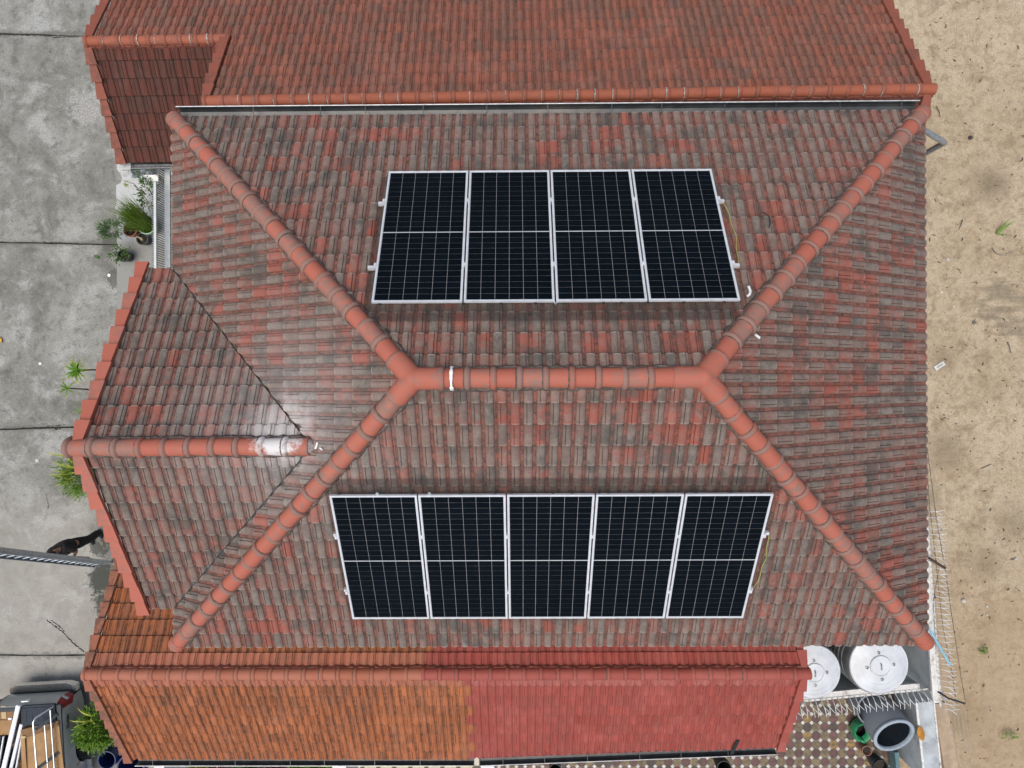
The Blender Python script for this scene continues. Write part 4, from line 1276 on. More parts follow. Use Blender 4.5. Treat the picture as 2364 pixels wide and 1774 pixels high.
M['terra_dull'] = plain('dull_terracotta', (0.26, 0.13, 0.09), .8, var=.25)
M['green_pot'] = plain('pale_green_pot', (0.24, 0.38, 0.25), .5, var=.15)
M['dark_pot'] = plain('dark_grey_pot', (0.035, 0.042, 0.047), .55, var=.3)
pot(2002, 1734, 0, .125, .24, M['terra_dull'], 'small terracotta pot on the octagon tiles beside the grey barrel')
t, B = pot(2034, 1772, 0, .175, .42, M['black'], 'black ribbed pot below the small terracotta pot')
for k in range(7): MB().lathe([(.125 + .007 * k, .05 + .045 * k), (.139 + .007 * k, .06 + .045 * k), (.126 + .007 * k, .07 + .045 * k)], 28, B, False).build('rib', M['black'], t, smooth=60)
pot(1282, 1778, 0, .15, .62, M['black'], 'tall black pot below the red gutter, left of two', soil=False)
pot(1672, 1774, 0, .175, .72, M['black'], 'tall black pot below the red gutter, right of two', soil=False)
M['bag'] = plain('green_plastic_bag', (0.035, 0.30, 0.13), .45, var=.4, scale=14)
bp = atz(1987, 1688, .25)
t = thing('plastic_bag', 'crumpled green plastic bag lining a black bin beside the barrel', 'bag', (bp.x, bp.y, 0))
MB().lathe([(.16, .02), (.20, .30), (.20, .31), (.185, .31), (.16, .05), (0, .05)], 24, Matrix.Translation((bp.x, bp.y, 0))).build('bin', M['black'], t, smooth=40)
vs, fs = [], []
for j, (r, z) in enumerate(((.215, .10), (.225, .22), (.232, .31), (.215, .36), (.17, .34), (.135, .24))):
    for i in range(36):
        a = 2 * math.pi * i / 36
        k = 1 + .13 * mnoise.noise(V((math.cos(a) * 2.3, math.sin(a) * 2.3, z * 6)))
        vs.append((bp.x + r * k * math.cos(a) * .92, bp.y + r * k * math.sin(a) * 1.08, z + .03 * mnoise.noise(V((a * 2, z * 9, 3)))))
for j in range(5):
    for i in range(36): fs.append((j * 36 + i, j * 36 + (i + 1) % 36, (j + 1) * 36 + (i + 1) % 36, (j + 1) * 36 + i))
MB().add(vs, fs).build('bag_film', M['bag'], t, smooth=50)
M['leaf_orange'] = plain('dry_orange_leaf', (0.45, 0.20, 0.02), .7, var=.4, scale=25)
def dry_leaf(px, py, z, L, W, ang, label, mat):
    p = atz(px, py, z)
    vs, fs = [], []
    n = 8
    for i in range(n + 1):
        t = i / n
        w = W * math.sin(math.pi * min(1, t * .97 + .02)) ** .7 / 2
        y = (t - .5) * L
        for sgn in (-1, 0, 1):
            vs.append((sgn * w, y, .010 + .02 * abs(sgn) + .03 * (t - .5) ** 2 + random.uniform(0, .006)))
    for i in range(n):
        for q in (0, 1): fs.append((i * 3 + q, i * 3 + q + 1, i * 3 + q + 4, i * 3 + q + 3))
    o = MB().add(vs, fs).build('fallen_leaf', mat, None, Matrix.Translation(p) @ Matrix.Rotation(ang, 4, 'Z'), smooth=60)
    sol = o.modifiers.new('thick', 'SOLIDIFY'); sol.thickness = .003
    return tag(o, label, 'leaf')
dry_leaf(2124, 1692, .915, .36, .17, .25, 'large dry orange leaf lying on the low wall beside the barrel', M['leaf_orange'])
M['leaf_yellow'] = plain('yellow_leaf', (0.55, 0.36, 0.04), .6, var=.2)
dry_leaf(2, 785, .01, .16, .09, .5, 'fallen yellow leaf on the driveway at the left edge', M['leaf_yellow'])
dry_leaf(224, 594, .01, .14, .06, 1.0, 'small green leaf on the driveway below the potted plants', plain('green_leaf', (0.06, 0.16, 0.02)))
# barbed wire and poles outside the wall
def wire(pts, label):
    t = thing('barbed_wire', label, 'barbed wire', pts[0], 0, 'barbed wires along the lot edge')
    MB().tube(pts, .0055, 5).build('strand', M['wire_dark'], t, smooth=60)
    mb = MB()
    for a, b in zip(pts[:-1], pts[1:]):
        L = (b - a).length; k = max(1, int(L / .12))
        for i in range(k):
            p = a.lerp(b, (i + .5) / k)
            o = V((random.uniform(-1, 1), random.uniform(-.5, .5), random.uniform(-1, 1))).normalized() * .02
            mb.tube([p - o, p + o], .0025, 4)
    tag(mb.build('barbs', M['wire_dark'], t), kind='stuff')
ZB = 1.75
wire([atz(2136, 1010, ZB), atz(2146, 1170, ZB), atz(2160, 1290, ZB - .03), atz(2166, 1350, ZB), atz(2177, 1450, ZB), atz(2199, 1560, ZB), atz(2206, 1615, ZB)], 'barbed wire strand nearest the wall spikes')
wire([atz(2141, 1040, ZB + .1), atz(2162, 1200, ZB + .1), atz(2182, 1315, ZB + .07), atz(2200, 1440, ZB + .1), atz(2218, 1560, ZB + .1), atz(2229, 1622, ZB + .1)], 'barbed wire strand farthest out over the sand')
pk = [atz(2138, 1290, ZB), atz(2168, 1310, ZB), atz(2154, 1390, ZB), atz(2161, 1500, ZB)]
wire(pk, 'loose barbed wire strand sagging between the other two')
M['brown_pole'] = plain('dark_brown_rod', (0.045, 0.018, 0.014), .6)
tag(MB().tube([atz(2135, 1283, 1.75), atz(2183, 1313, 1.95)], .028, 8).build('pole', M['brown_pole'], smooth=60), 'dark brown bracket arm jutting from the wall over the sand', 'bracket')
tag(MB().tube([atz(2165, 1597, 1.62), atz(2190, 1613, 1.8), atz(2228, 1625, 1.9)], .022, 8).build('pole', M['black'], smooth=60), 'black bracket arm at the lower end of the spiked wall', 'bracket')
M['blue_pipe'] = plain('light_blue_pipe', (0.22, 0.47, 0.62), .5, var=.1)
tag(MB().tube([atz(2139, 1441, 1.80), atz(2193, 1535, 1.84)], .026, 10).build('pipe', M['blue_pipe'], smooth=60), 'light blue plastic pipe lying across the wall spikes', 'pipe')
fence = thing('wire_fence', 'faint thin wire fence standing on the sand in the lower right corner', 'wire fence', atz(2200, 1700, 0))
for k in range(6):
    a, b = atz(2184 + 8.5 * k, 1636, .15 + .24 * k), atz(2200 + 10 * k, 1790, .15 + .24 * k)
    MB().tube([a, b], .0026, 5).build('strand', M['steel_dark'], fence, smooth=60)
M['teal'] = plain('teal_board', (0.10, 0.19, 0.20), .6)
a, b = atz(2062, 1730, .22), atz(2068, 1790, .22)
tag(MB().beam(a, b, .10, .3).build('kerb_board', M['teal']), 'teal kerb board between the tiled yard and the low wall', 'board')
tp = atz(1858, 1614, 1.3)
tag(MB().tube([tp, tp + V((.03, -.10, -.1)), tp + V((.02, -.2, -.25))], .03, 8).build('rag', plain('teal_rag', (.06, .28, .24)), smooth=60), 'teal rag hanging beside the red annex verge', 'rag')
# small debris on the sand and drive
M['stone'] = plain('pale_stone', (0.52, 0.52, 0.48), .8, var=.2)
M['charcoal_bit'] = plain('charcoal_bit', (0.05, 0.05, 0.045), .9)
def stone(px, py, r, mat, label, z=-.1, name='stone', cat='stone', sc3=(1, 1, .5)):
    p = atz(px, py, z)
    vs, fs = [], []
    for j in range(6):
        for i in range(9):
            t, a = math.pi * j / 5, 2 * math.pi * i / 9
            d = V((math.sin(t) * math.cos(a), math.sin(t) * math.sin(a), math.cos(t)))
            k = r * (1 + .35 * mnoise.noise(d * 1.7 + V((px, py, 0))))
            vs.append(p + V((d.x * k * sc3[0], d.y * k * sc3[1], d.z * k * sc3[2] + r * .2)))
    for j in range(5):
        for i in range(9): fs.append((j * 9 + i, (j + 1) * 9 + i, (j + 1) * 9 + (i + 1) % 9, j * 9 + (i + 1) % 9))
    tag(MB().add(vs, fs).build(name, mat), label, cat)
stone(2225, 1388, .055, M['stone'], 'pale grey stone on the sand right of the spiked wall')
stone(2279, 1400, .03, M['stone'], 'small white stone on the sand, upper of a pair')
stone(2278, 1420, .025, M['stone'], 'small white stone on the sand, lower of a pair')
stone(2241, 1312, .03, M['stone'], 'small oblong pale stone on the sand near the brown bracket', sc3=(.6, 1, .5))
stone(2346, 1291, .04, M['wall_grey'], 'blue-grey stone on the sand at the right edge')
stone(2240, 318, .055, M['charcoal_bit'], 'dark lump on the sand right of the downpipe elbow')
stone(2249, 745, .05, plain('grey_lump', (.14, .13, .12)), 'grey flat stone on the sand below the green weed')
stone(2188, 600, .04, M['stone'], 'crumpled pale litter on the sand, left of the bent stick')
stone(2202, 708, .02, M['white_plastic'], 'tiny white pebble on the sand near the roof edge', sc3=(.7, 1.2, .6))
stone(2174, 675, .018, M['white_plastic'], 'tiny white speck of litter on the sand close to the roof edge')
pl = atz(2169, 845, -.08)
t = thing('sheet_offcut', 'small pale rectangular sheet lying on the sand beside the roof', 'sheet', pl)
Rz = Matrix.Rotation(math.radians(32), 3, 'Z')
MB().box(pl, (.27, .115, .02), Rz).build('sheet', M['wall_white'], t)
MB().box(pl + V((0, 0, .012)), (.17, .04, .006), Rz).build('raised_face', plain('beige_patch', (.36, .33, .26)), t)
for px, py, px2, py2, lab in ((2222, 508, 2213, 532, 'thin dark twig on the sand left of the green weed'), (2326, 790, 2333, 815, 'short grey stick on the striped damp sand'), (2266, 1082, 2289, 1072, 'short dark stick on the sand right of the roof'), (2162, 246, 2171, 272, 'thin dark twig on the sand above the downpipe')):
    a, b = atz(px, py, -.085), atz(px2, py2, -.085)
    tag(MB().tube([a, a.lerp(b, .5) + V((.01, .01, .01)), b], [.012, .010, .006], 6).build('stick', plain('stick_bark', (.09, .075, .06)), smooth=60), lab, 'stick')
bs = [atz(2292, 572, -.08), atz(2300, 583, -.07), atz(2312, 589, -.06), atz(2325, 588, -.07), atz(2338, 582, -.08), atz(2350, 579, -.09)]
tag(MB().tube(bs, [.016, .015, .014, .013, .011, .007], 7).build('stick', plain('pale_root', (.36, .31, .24)), smooth=60), 'pale bent root on the sand below the green weed', 'stick')
mb = MB()
random.seed(5)
for k in range(520):
    px, py = random.uniform(2140, 2364), random.uniform(0, 1774)
    p = atz(px, py, -.105)
    if p.x < 9.9 and p.y < -3: continue
    r = random.choice((.008, .010, .014, .02))
    d = V((random.uniform(-1, 1), random.uniform(-1, 1), 0)).normalized() * r * random.choice((1, 1, 2.5))
    mb.tube([p - d, p + V((0, 0, r * .5)), p + d], [r * .3, r * .7, r * .2], 5)
tag(mb.build('leaf_litter', plain('litter', (.09, .075, .05), var=.6, scale=3)), 'scattered dark crumbs and twigs over the sand', 'litter', None, 'stuff')
for px, py, r, lab in ((252, 636, .05, 'small white flower-shaped litter on the driveway by the slab'), (93, 840, .035, 'round white disc on the driveway left of the spiky plant'), (86, 1064, .06, 'pale flattened litter on the driveway left of the green bush')):
    p = atz(px, py, .004)
    mb = MB()
    for k in range(5):
        a = k * 1.256 + px
        if 'disc' in lab: mb.lathe([(r, 0), (r * .9, .012), (0, .014)], 18, Matrix.Translation(p)); break
        mb.lathe([(r * .45, 0), (r * .38, .012), (0, .016)], 8, Matrix.Translation(p + V((math.cos(a) * r * .5, math.sin(a) * r * .5, 0))))
    tag(mb.build('litter_piece', M['white_plastic'] if 'white' in lab else M['stone']), lab, 'litter')
# ================================================================== plants
def leaf_mat(name, c1, c2, tip=None):
    n = NT(name)
    cc = n.mix(n.ss(n.noise(16, 4), .3, .7), c1, c2)
    if tip:
        at = n.attr('tip')
        cc = n.mix(n.ss(at[0], .55, 1.0), cc, tip)
    n.put(n.b.inputs['Subsurface Weight'], 0.0)
    return n.done(cc, .5, 0, .35)
M['leaf_bright'] = leaf_mat('bright_green_leaf', (0.075, 0.17, 0.012), (0.14, 0.25, 0.022))
M['leaf_deep'] = leaf_mat('deep_green_leaf', (0.030, 0.085, 0.010), (0.065, 0.14, 0.018))
M['leaf_grass'] = leaf_mat('grass_blade', (0.10, 0.20, 0.018), (0.21, 0.31, 0.045))
M['leaf_grey'] = leaf_mat('grey_green_leaf', (0.045, 0.095, 0.035), (0.10, 0.17, 0.06))
M['leaf_tip'] = leaf_mat('yellow_tipped_leaf', (0.055, 0.16, 0.010), (0.12, 0.24, 0.014), (0.42, 0.36, 0.05))
M['leaf_yg'] = leaf_mat('yellow_green_leaf', (0.22, 0.28, 0.02), (0.34, 0.36, 0.04))
M['twig'] = plain('twig', (0.12, 0.085, 0.055), .9)
def blade(base, tip, W, sag, n=5, roll=0.0):
    """a tapering leaf strip, returns verts, faces, tip factor"""
    base, tip = V(base), V(tip)
    d = (tip - base)
    side = d.cross(V((0, 0, 1)))
    side = side.normalized() if side.length > 1e-4 else V((1, 0, 0))
    side = (Matrix.Rotation(roll, 3, d.normalized()) @ side)
    vs, fs, tf = [], [], []
    for i in range(n + 1):
        t = i / n
        p = base + d * t + V((0, 0, 1)) * (sag * (4 * t * (1 - t)) * .5 - sag * t * t * .35)
        w = W * (1 - t) ** .6 * (.35 + .65 * min(1, t * 4)) / 2
        vs += [p - side * w, p + V((0, 0, -w * .35)), p + side * w]; tf += [t] * 3
    for i in range(n):
        for q in (0, 1): fs.append((i * 3 + q, i * 3 + q + 1, i * 3 + q + 4, i * 3 + q + 3))
    return vs, fs, tf
def tipped(mb, tfs, name, mat, parent, M_=None):
    me = mb.mesh(name, mat, 60)
    me.attributes.new('tip', 'FLOAT_COLOR', 'POINT').data.foreach_set('color', [k for t in tfs for k in (t, t, t, 1)])
    return mesh_obj(name, me, parent, M_)
def rosette(px, py, z, R, n, W, mat, label, stem_to, cat='plant', up_=.55, seed=1):
    random.seed(seed)
    c0 = atz(px, py, z)
    base = V(stem_to)
    t = thing('spiky_plant', label, cat, base)
    MB().tube([base, base.lerp(c0, .5) + V((.03, .02, 0)), c0], [.022, .018, .016], 7).build('stem', M['twig'], t, smooth=60)
    for k in range(n):
        a = k * 2.39996 + random.uniform(-.2, .2)
        el = random.uniform(-.25, up_ * 1.6)
        L = R * random.uniform(.75, 1.08)
        tip = c0 + V((math.cos(a) * math.cos(el), math.sin(a) * math.cos(el), math.sin(el))) * L
        vs, fs, tf = blade(c0 + V((0, 0, .01)), tip, W * random.uniform(.8, 1.15), L * random.uniform(.15, .4))
        mb = MB().add(vs, fs)
        tipped(mb, tf, 'leaf', mat, t)
def foliage(ctr, rad, n, mat, size, parent, name='foliage', seed=1, aspect=.42, shell=.35):
    random.seed(seed)
    mb, tfs = MB(), []
    cl = [V((random.gauss(0, 1), random.gauss(0, 1), random.gauss(0, .8))).normalized() * random.uniform(.45, 1.0) for _ in range(26)]
    for k in range(n):
        q = random.choice(cl) + V((random.gauss(0, .17), random.gauss(0, .17), random.gauss(0, .17)))
        p = V(ctr) + V((q.x * rad[0], q.y * rad[1], q.z * rad[2]))
        d = (V((q.x, q.y, q.z * .6 + .35)).normalized() + V((random.uniform(-.8, .8), random.uniform(-.8, .8), random.uniform(-.6, .5)))).normalized()
        L = size * random.uniform(.6, 1.3)
        vs, fs, tf = blade(p, p + d * L, L * aspect, L * .15, 3, random.uniform(-.7, .7))
        mb.add(vs, fs); tfs += tf
    return tipped(mb, tfs, name, mat, parent)
def stems(base, ctr, rad, n, parent, seed=2, r=.012):
    random.seed(seed)
    mb = MB()
    for k in range(n):
        e_ = V(ctr) + V((random.uniform(-.6, .6) * rad[0], random.uniform(-.6, .6) * rad[1], random.uniform(-.3, .5) * rad[2]))
        m = V(base).lerp(e_, .5) + V((random.uniform(-.05, .05), random.uniform(-.05, .05), .03))
        mb.tube([V(base), m, e_], [r, r * .8, r * .4], 5)
    return mb.build('stem', M['twig'], parent, smooth=60)
gA = atz(215, 860, 0)
rosette(179, 856, 1.25, .36, 34, .050, M['leaf_tip'], 'round spiky green plant with yellow tips beside the porch verge', atz(240, 856, 0), seed=3)
rosette(157, 897, 1.05, .30, 9, .045, M['leaf_tip'], 'sparse drooping spiky plant just below the round spiky one', atz(235, 905, 0), seed=8)
rosette(186, 950, .8, .20, 5, .035, M['leaf_tip'], 'small spiky shoot half hidden under the porch verge', atz(225, 945, 0), seed=12)
def bush(px, py, z, rad, n, mat, label, base_px, size, seed, blades=0, bmat=None, aspect=.42):
    ctr = atz(px, py, z)
    b = atz(base_px[0], base_px[1], 0)
    t = thing('bush', label, 'bush', b)
    stems(b, ctr, rad, 12, t, seed)
    foliage(ctr, rad, n, mat, size, t, 'foliage', seed, aspect)
    random.seed(seed + 50)
    for k in range(blades):
        a = math.radians(random.uniform(100, 260))
        L = random.uniform(.38, .6)
        s0 = ctr + V((random.uniform(-.1, .25), random.uniform(-.05, .5), rad[2] * .4))
        tip = s0 + V((math.cos(a) * L, math.sin(a) * L * .55, random.uniform(.0, .25)))
        vs, fs, tf = blade(s0, tip, .05, .12)
        tipped(MB().add(vs, fs), tf, 'leaf', bmat, t)
bush(180, 1100, .75, (.40, .58, .45), 2600, M['leaf_bright'], 'green bush with yellow-green blades under the porch verge', (225, 1100), .085, 21, 15, M['leaf_yg'], .22)
bush(220, 1682, .75, (.40, .52, .42), 2300, M['leaf_bright'], 'fresh green bush between the pickup and the orange roof', (240, 1680), .10, 22, 5, M['leaf_yg'], .34)
# pots on the slab
ZS = .14
t, B = pot(338, 520, ZS, .225, .34, M['green_pot'], 'pale green pot with a tall clump of grass')
random.seed(4)
mb, tfs = MB(), []
c0 = B.translation + V((0, 0, .26))
for k in range(620):
    a, r = random.uniform(0, 2 * math.pi), .17 * math.sqrt(random.random())
    b0 = c0 + V((math.cos(a) * r, math.sin(a) * r, 0))
    L = random.uniform(.55, 1.0)
    d = V((random.gauss(-.28, .26), random.gauss(.30, .24), 1)).normalized()
    vs, fs, tf = blade(b0, b0 + d * L, .016, -.10 * random.random(), 4, random.uniform(-1.5, 1.5))
    mb.add(vs, fs); tfs += tf
tipped(mb, tfs, 'grass_clump', M['leaf_grass'], t)
t, B = pot(300, 531, ZS, .165, .30, M['terracotta'], 'terracotta pot with bare twigs on the slab')
mb = MB()
c0 = B.translation + V((0, 0, .22))
for k in range(9):
    e_ = c0 + V((random.uniform(-.35, .25), random.uniform(-.25, .25), random.uniform(.2, .5)))
    mb.tube([c0 + V((random.uniform(-.06, .06), random.uniform(-.06, .06), 0)), c0.lerp(e_, .5) + V((.03, -.02, .05)), e_], [.009, .007, .003], 5)
mb.build('twigs', M['twig'], t, smooth=60)
ctr = atz(256, 530, .75)
foliage(ctr, (.28, .22, .16), 700, M['leaf_grey'], .10, t, 'leaves', 31, .16)
t, B = pot(328, 552, ZS, .145, .26, M['dark_pot'], 'dark pot with a pale dead stump in it')
MB().tube([B.translation + V((-.01, 0, .15)), B.translation + V((-.02, .01, .24)), B.translation + V((.03, -.03, .33))], [.05, .045, .02], 8).tube([B.translation + V((-.02, .01, .22)), B.translation + V((-.11, .05, .33))], [.03, .012], 7).build('stump', plain('pale_wood', (.42, .36, .22), .8), t, smooth=50)
t, B = pot(285, 590, ZS, .155, .26, M['dark_pot'], 'dark pot with a few thin leafy twigs, lowest on the slab')
foliage(B.translation + V((-.02, .02, .36)), (.26, .24, .16), 150, M['leaf_deep'], .075, t, 'leaves', 33, .4)
stems(B.translation + V((0, 0, .15)), B.translation + V((0, 0, .4)), (.25, .25, .15), 7, t, 5, .008)
# leafy climber behind the fence end
cl = thing('climber', 'thin leafy climber with long bare shoots above the grass clump', 'plant', atz(350, 440, ZS))
foliage(atz(340, 442, .55), (.22, .42, .25), 330, M['leaf_deep'], .075, cl, 'leaves', 36, .42)
mb = MB()
for pts in (((345, 470), (310, 425), (285, 417)), ((352, 452), (340, 432), (326, 430)), ((398, 447), (370, 415), (345, 385)), ((395, 438), (372, 412), (352, 392))):
    mb.tube([atz(x, y, .95) for x, y in pts], [.010, .008, .005], 5)
mb.build('shoots', M['twig'], cl, smooth=60)
foliage(atz(296, 424, .95), (.10, .05, .05), 16, M['leaf_yg'], .09, cl, 'leaves', 37, .3)
foliage(atz(322, 383, .6), (.5, .08, .12), 46, M['leaf_deep'], .10, cl, 'leaves', 38, .5)
# white block and crumpled foil by the fence end
wb = atz(351, 412, .55)
t = thing('stool', 'white square stool top under the corner of the brown roof gutter', 'stool', (wb.x, wb.y, ZS))
MB().box(wb, (.33, .15, .05)).build('seat', M['white_plastic'], t)
for sx in (-1, 1):
    for sy_ in (-1, 1): MB().beam(wb + V((sx * .14, sy_ * .06, 0)), V((wb.x + sx * .15, wb.y + sy_ * .07, ZS)), .03, .03, (0, 1, 0)).build('leg', M['white_plastic'], t)
fo = atz(330, 394, .3)
vs, fs = [], []
random.seed(9)
for j in range(9):
    for i in range(11):
        vs.append(fo + V(((i - 5) * .05, (j - 4) * .05, random.uniform(0, .12))))
for j in range(8):
    for i in range(10): fs.append((j * 11 + i, j * 11 + i + 1, j * 11 + i + 12, j * 11 + i + 11))
o = MB().add(vs, fs).build('foil_sheet', M['galv'])
sm = o.modifiers.new('thick', 'SOLIDIFY'); sm.thickness = .004
tag(o, 'crumpled silvery foil sheet beside the white stool', 'foil')
# pale metal bar fence with two rails
FX, ZT, ZM = -7.67, 2.42, 1.99
ya, yb = atz(355, 421, ZT).y, atz(355, 640, ZT).y
fn = thing('bar_fence', 'pale grey metal bar fence between the slab and the house', 'fence', (FX, (ya + yb) / 2, ZS))
M['fence'] = plain('pale_fence_paint', (0.55, 0.59, 0.60), .5, var=.1)
M['fence_bar'] = plain('dark_fence_bar', (0.06, 0.075, 0.06), .5, var=.3)
tm_ = MB().box((0, 0, 0), (.024, .02, .03)).mesh('bar_tip', M['fence'])
MB().box((FX, (ya + yb) / 2, ZT), (.055, ya - yb, .045)).build('rail', M['fence'], fn)
ya2 = atz(380, 394, ZM).y
MB().box((FX + .035, (ya2 + yb) / 2, ZM), (.12, ya2 - yb, .05)).build('rail', M['fence'], fn)
MB().box((FX + .05, ya2 + .02, ZM + .02), (.30, .08, .05)).build('end_bracket', M['fence'], fn)
bm_ = MB().box((0, 0, 0), (.022, .012, ZT - ZS + .06)).mesh('bar', M['fence_bar'])
k = 0
y = ya2 - .02
while y > yb:
    mesh_obj('bar', bm_, fn, Matrix.Translation((FX - .042, y, (ZT + ZS) / 2 - (.25 if y > ya else 0) + .02)))
    if y < ya: mesh_obj('bar_tip', tm_, fn, Matrix.Translation((FX - .044, y, ZT + .02)))
    y -= .050
# items below the southern gutters
M['white_post'] = plain('white_post', (0.66, 0.68, 0.68), .7, var=.1)
for a, b, lab in ((355, 379, 'white wall post below the left end of the orange gutter'), (767, 799, 'white wall post left of the cream pavers'), (1110, 1141, 'white wall post right of the cream pavers')):
    p, q = atz(a, 1768, 1.7), atz(b, 1768, 1.7)
    MBp = MB().box(((p.x + q.x) / 2, p.y - .35, .85), (q.x - p.x, .7, 1.7)).build('wall_post', M['white_post'])
    tag(MBp, lab, 'post', 'white posts below the gutters')
M['blue'] = plain('navy_plastic', (0.008, 0.022, 0.10), .4, var=.25)
bb = atz(246, 1756, .8)
t = thing('barrel', 'navy blue plastic drum with open top beside the pickup', 'barrel', (bb.x, bb.y, 0))
MB().lathe([(.19, 0), (.215, .1), (.225, .4), (.215, .72), (.205, .76), (.218, .775), (.218, .80), (.195, .80), (.185, .74), (.19, .4), (.17, .05), (0, .05)], 36, Matrix.Translation((bb.x, bb.y, 0))).build('drum_body', M['blue'], t, smooth=40)
b2 = atz(300, 1776, .7)
t = thing('tub', 'navy blue tub under the left end of the orange gutter', 'tub', (b2.x, b2.y, 0))
MB().lathe([(.26, 0), (.32, .62), (.34, .63), (.34, .68), (.30, .68), (.25, .06), (0, .05)], 36, Matrix.Translation((b2.x, b2.y, 0))).build('tub_body', M['blue'], t, smooth=40)
planter = bpy.data.objects.new('planting_bed', None)
a, b = atz(385, 1764, 0), atz(765, 1764, 0)
tag(MB().box(((a.x + b.x) / 2, a.y - 1.0, -.02), (b.x - a.x, 2.2, .10)).build('planting_bed', M['soil']), 'dark soil bed below the orange gutter', None, None, 'structure')
random.seed(17)
for k, (px, mat, lab, sz, asp) in enumerate(((400, M['leaf_grey'], 'fine-leaved dark plant beside the left white post', .14, .10), (440, M['leaf_yg'], 'yellow-green fan plant below the orange gutter', .20, .16), (570, M['leaf_deep'], 'small pot plant below the middle of the orange gutter', .08, .4), (690, M['leaf_bright'], 'leafy green plant left of the second white post', .12, .4), (738, M['leaf_bright'], 'pale-leaved green plant beside the second white post', .14, .45), (640, plain('maroon_leaf', (.07, .02, .025)), 'maroon-leaved plant below the orange gutter', .10, .4))):
    q = atz(px, 1776, .45)
    t = thing('plant', lab, 'plant', (q.x, q.y, 0))
    stems((q.x, q.y, 0), q, (.2, .2, .2), 8, t, k)
    foliage(q, (.25, .28, .22), 420, mat, sz, t, 'leaves', 60 + k, asp)
pot(484, 1776, 0, .20, .35, M['terracotta'], 'terracotta pot below the orange gutter')
pot(578, 1778, 0, .16, .30, M['dark_pot'], 'dark pot with grey rim below the orange gutter')
# weeds on the sand
wd = atz(2299, 540, -.1)
t = thing('weed', 'single green grass weed sprouting on the sand', 'weed', wd)
for px, py, z, W in ((2333, 502, .25, .055), (2343, 509, .22, .075), (2337, 544, .12, .035), (2310, 536, .06, .03)):
    vs, fs, tf = blade(wd, atz(px, py, z - .1), W, .03)
    tipped(MB().add(vs, fs), tf, 'leaf', M['leaf_bright'], t)
for px, py, lab, sd_ in ((2272, 1501, 'tiny green sprout on the brown sand', 71), (2332, 1698, 'low green weed patch at the lower right corner', 72), (2010, 1585, 'dark green weeds in the gap between the two tanks', 73)):
    q = atz(px, py, .0 if px > 2100 else .6)
    t = thing('weed', lab, 'weed', (q.x, q.y, q.z - .05))
    foliage(q, (.10 if sd_ < 72 else .18, .08, .04), 70, M['leaf_deep'] if sd_ == 73 else M['leaf_bright'], .06, t, 'leaves', sd_, .4)

# ================================================================== ladder and person
Bs = atz(246, 1302, 0)
Tp = atz(0, 1275, 4.4)
ld = (Tp - Bs).normalized()
wv = (V((math.cos(.26), math.sin(.26), 0)) - ld * V((math.cos(.26), math.sin(.26), 0)).dot(ld)).normalized()
M['ladder'] = plain('ladder_aluminium', (0.46, 0.52, 0.56), .4, .4, var=.2)
M['ladder_d'] = plain('ladder_dark', (0.06, 0.09, 0.11), .5)
lt = thing('ladder', 'long aluminium ladder held upright by the person on the driveway', 'ladder', Bs)
LL = (Tp - Bs).length + 1.0
dn2 = ld.cross(wv)
for sgn in (-1, 1):
    o_ = wv * (.135 * sgn)
    MB().beam(Bs + o_, Bs + o_ + ld * LL, .028, .07, dn2).build('rail', M['ladder'], lt)
    MB().beam(Bs + o_ * .86 + dn2 * -.045 + ld * .4, Bs + o_ * .86 + dn2 * -.045 + ld * LL, .024, .06, dn2).build('rail', M['ladder_d'] if sgn < 0 else M['ladder'], lt)
k = .28
while k < LL - .1:
    MB().tube([Bs + ld * k - wv * .135, Bs + ld * k + wv * .135], .016, 8).build('rung', M['ladder'], lt, smooth=60)
    if k > .5: MB().tube([Bs + ld * (k + .1) - wv * .115 - dn2 * .045, Bs + ld * (k + .1) + wv * .115 - dn2 * .045], .015, 8).build('rung', M['ladder'], lt, smooth=60)
    k += .28

def skin(name, verts, edges, radii, mat, parent, M_, sub=2, root=0):
    me = bpy.data.meshes.new(name)
    me.from_pydata([tuple(v) for v in verts], edges, [])
    o = mesh_obj(name, me, parent, M_)
    o.modifiers.new('skin', 'SKIN').use_smooth_shade = True
    for i, r in enumerate(radii):
        sv = me.skin_vertices[0].data[i]
        sv.radius = r if isinstance(r, tuple) else (r, r)
        sv.use_root = i == root
    ss = o.modifiers.new('sub', 'SUBSURF'); ss.levels = sub; ss.render_levels = sub
    me.materials.append(mat)
    return o
M['skin'] = plain('skin', (0.30, 0.155, 0.095), .55, var=.1)
M['cloth_black'] = plain('black_cloth', (0.010, 0.010, 0.011), .9, var=.3, scale=30)
M['hair'] = plain('black_hair', (0.008, 0.007, 0.006), .5)
M['shoe'] = plain('dark_shoe', (0.012, 0.014, 0.022), .6)
feet = atz(165, 1258, .92)
face_dir = math.atan2((Bs.y + .1) - feet.y, Bs.x - feet.x)       # towards the ladder
PM = Matrix.Translation((feet.x, feet.y, 0)) @ Matrix.Rotation(face_dir - math.pi / 2, 4, 'Z')
per = thing('person', 'person in black clothes standing on the driveway holding the ladder', 'person', (feet.x, feet.y, 0), face_dir - math.pi / 2)
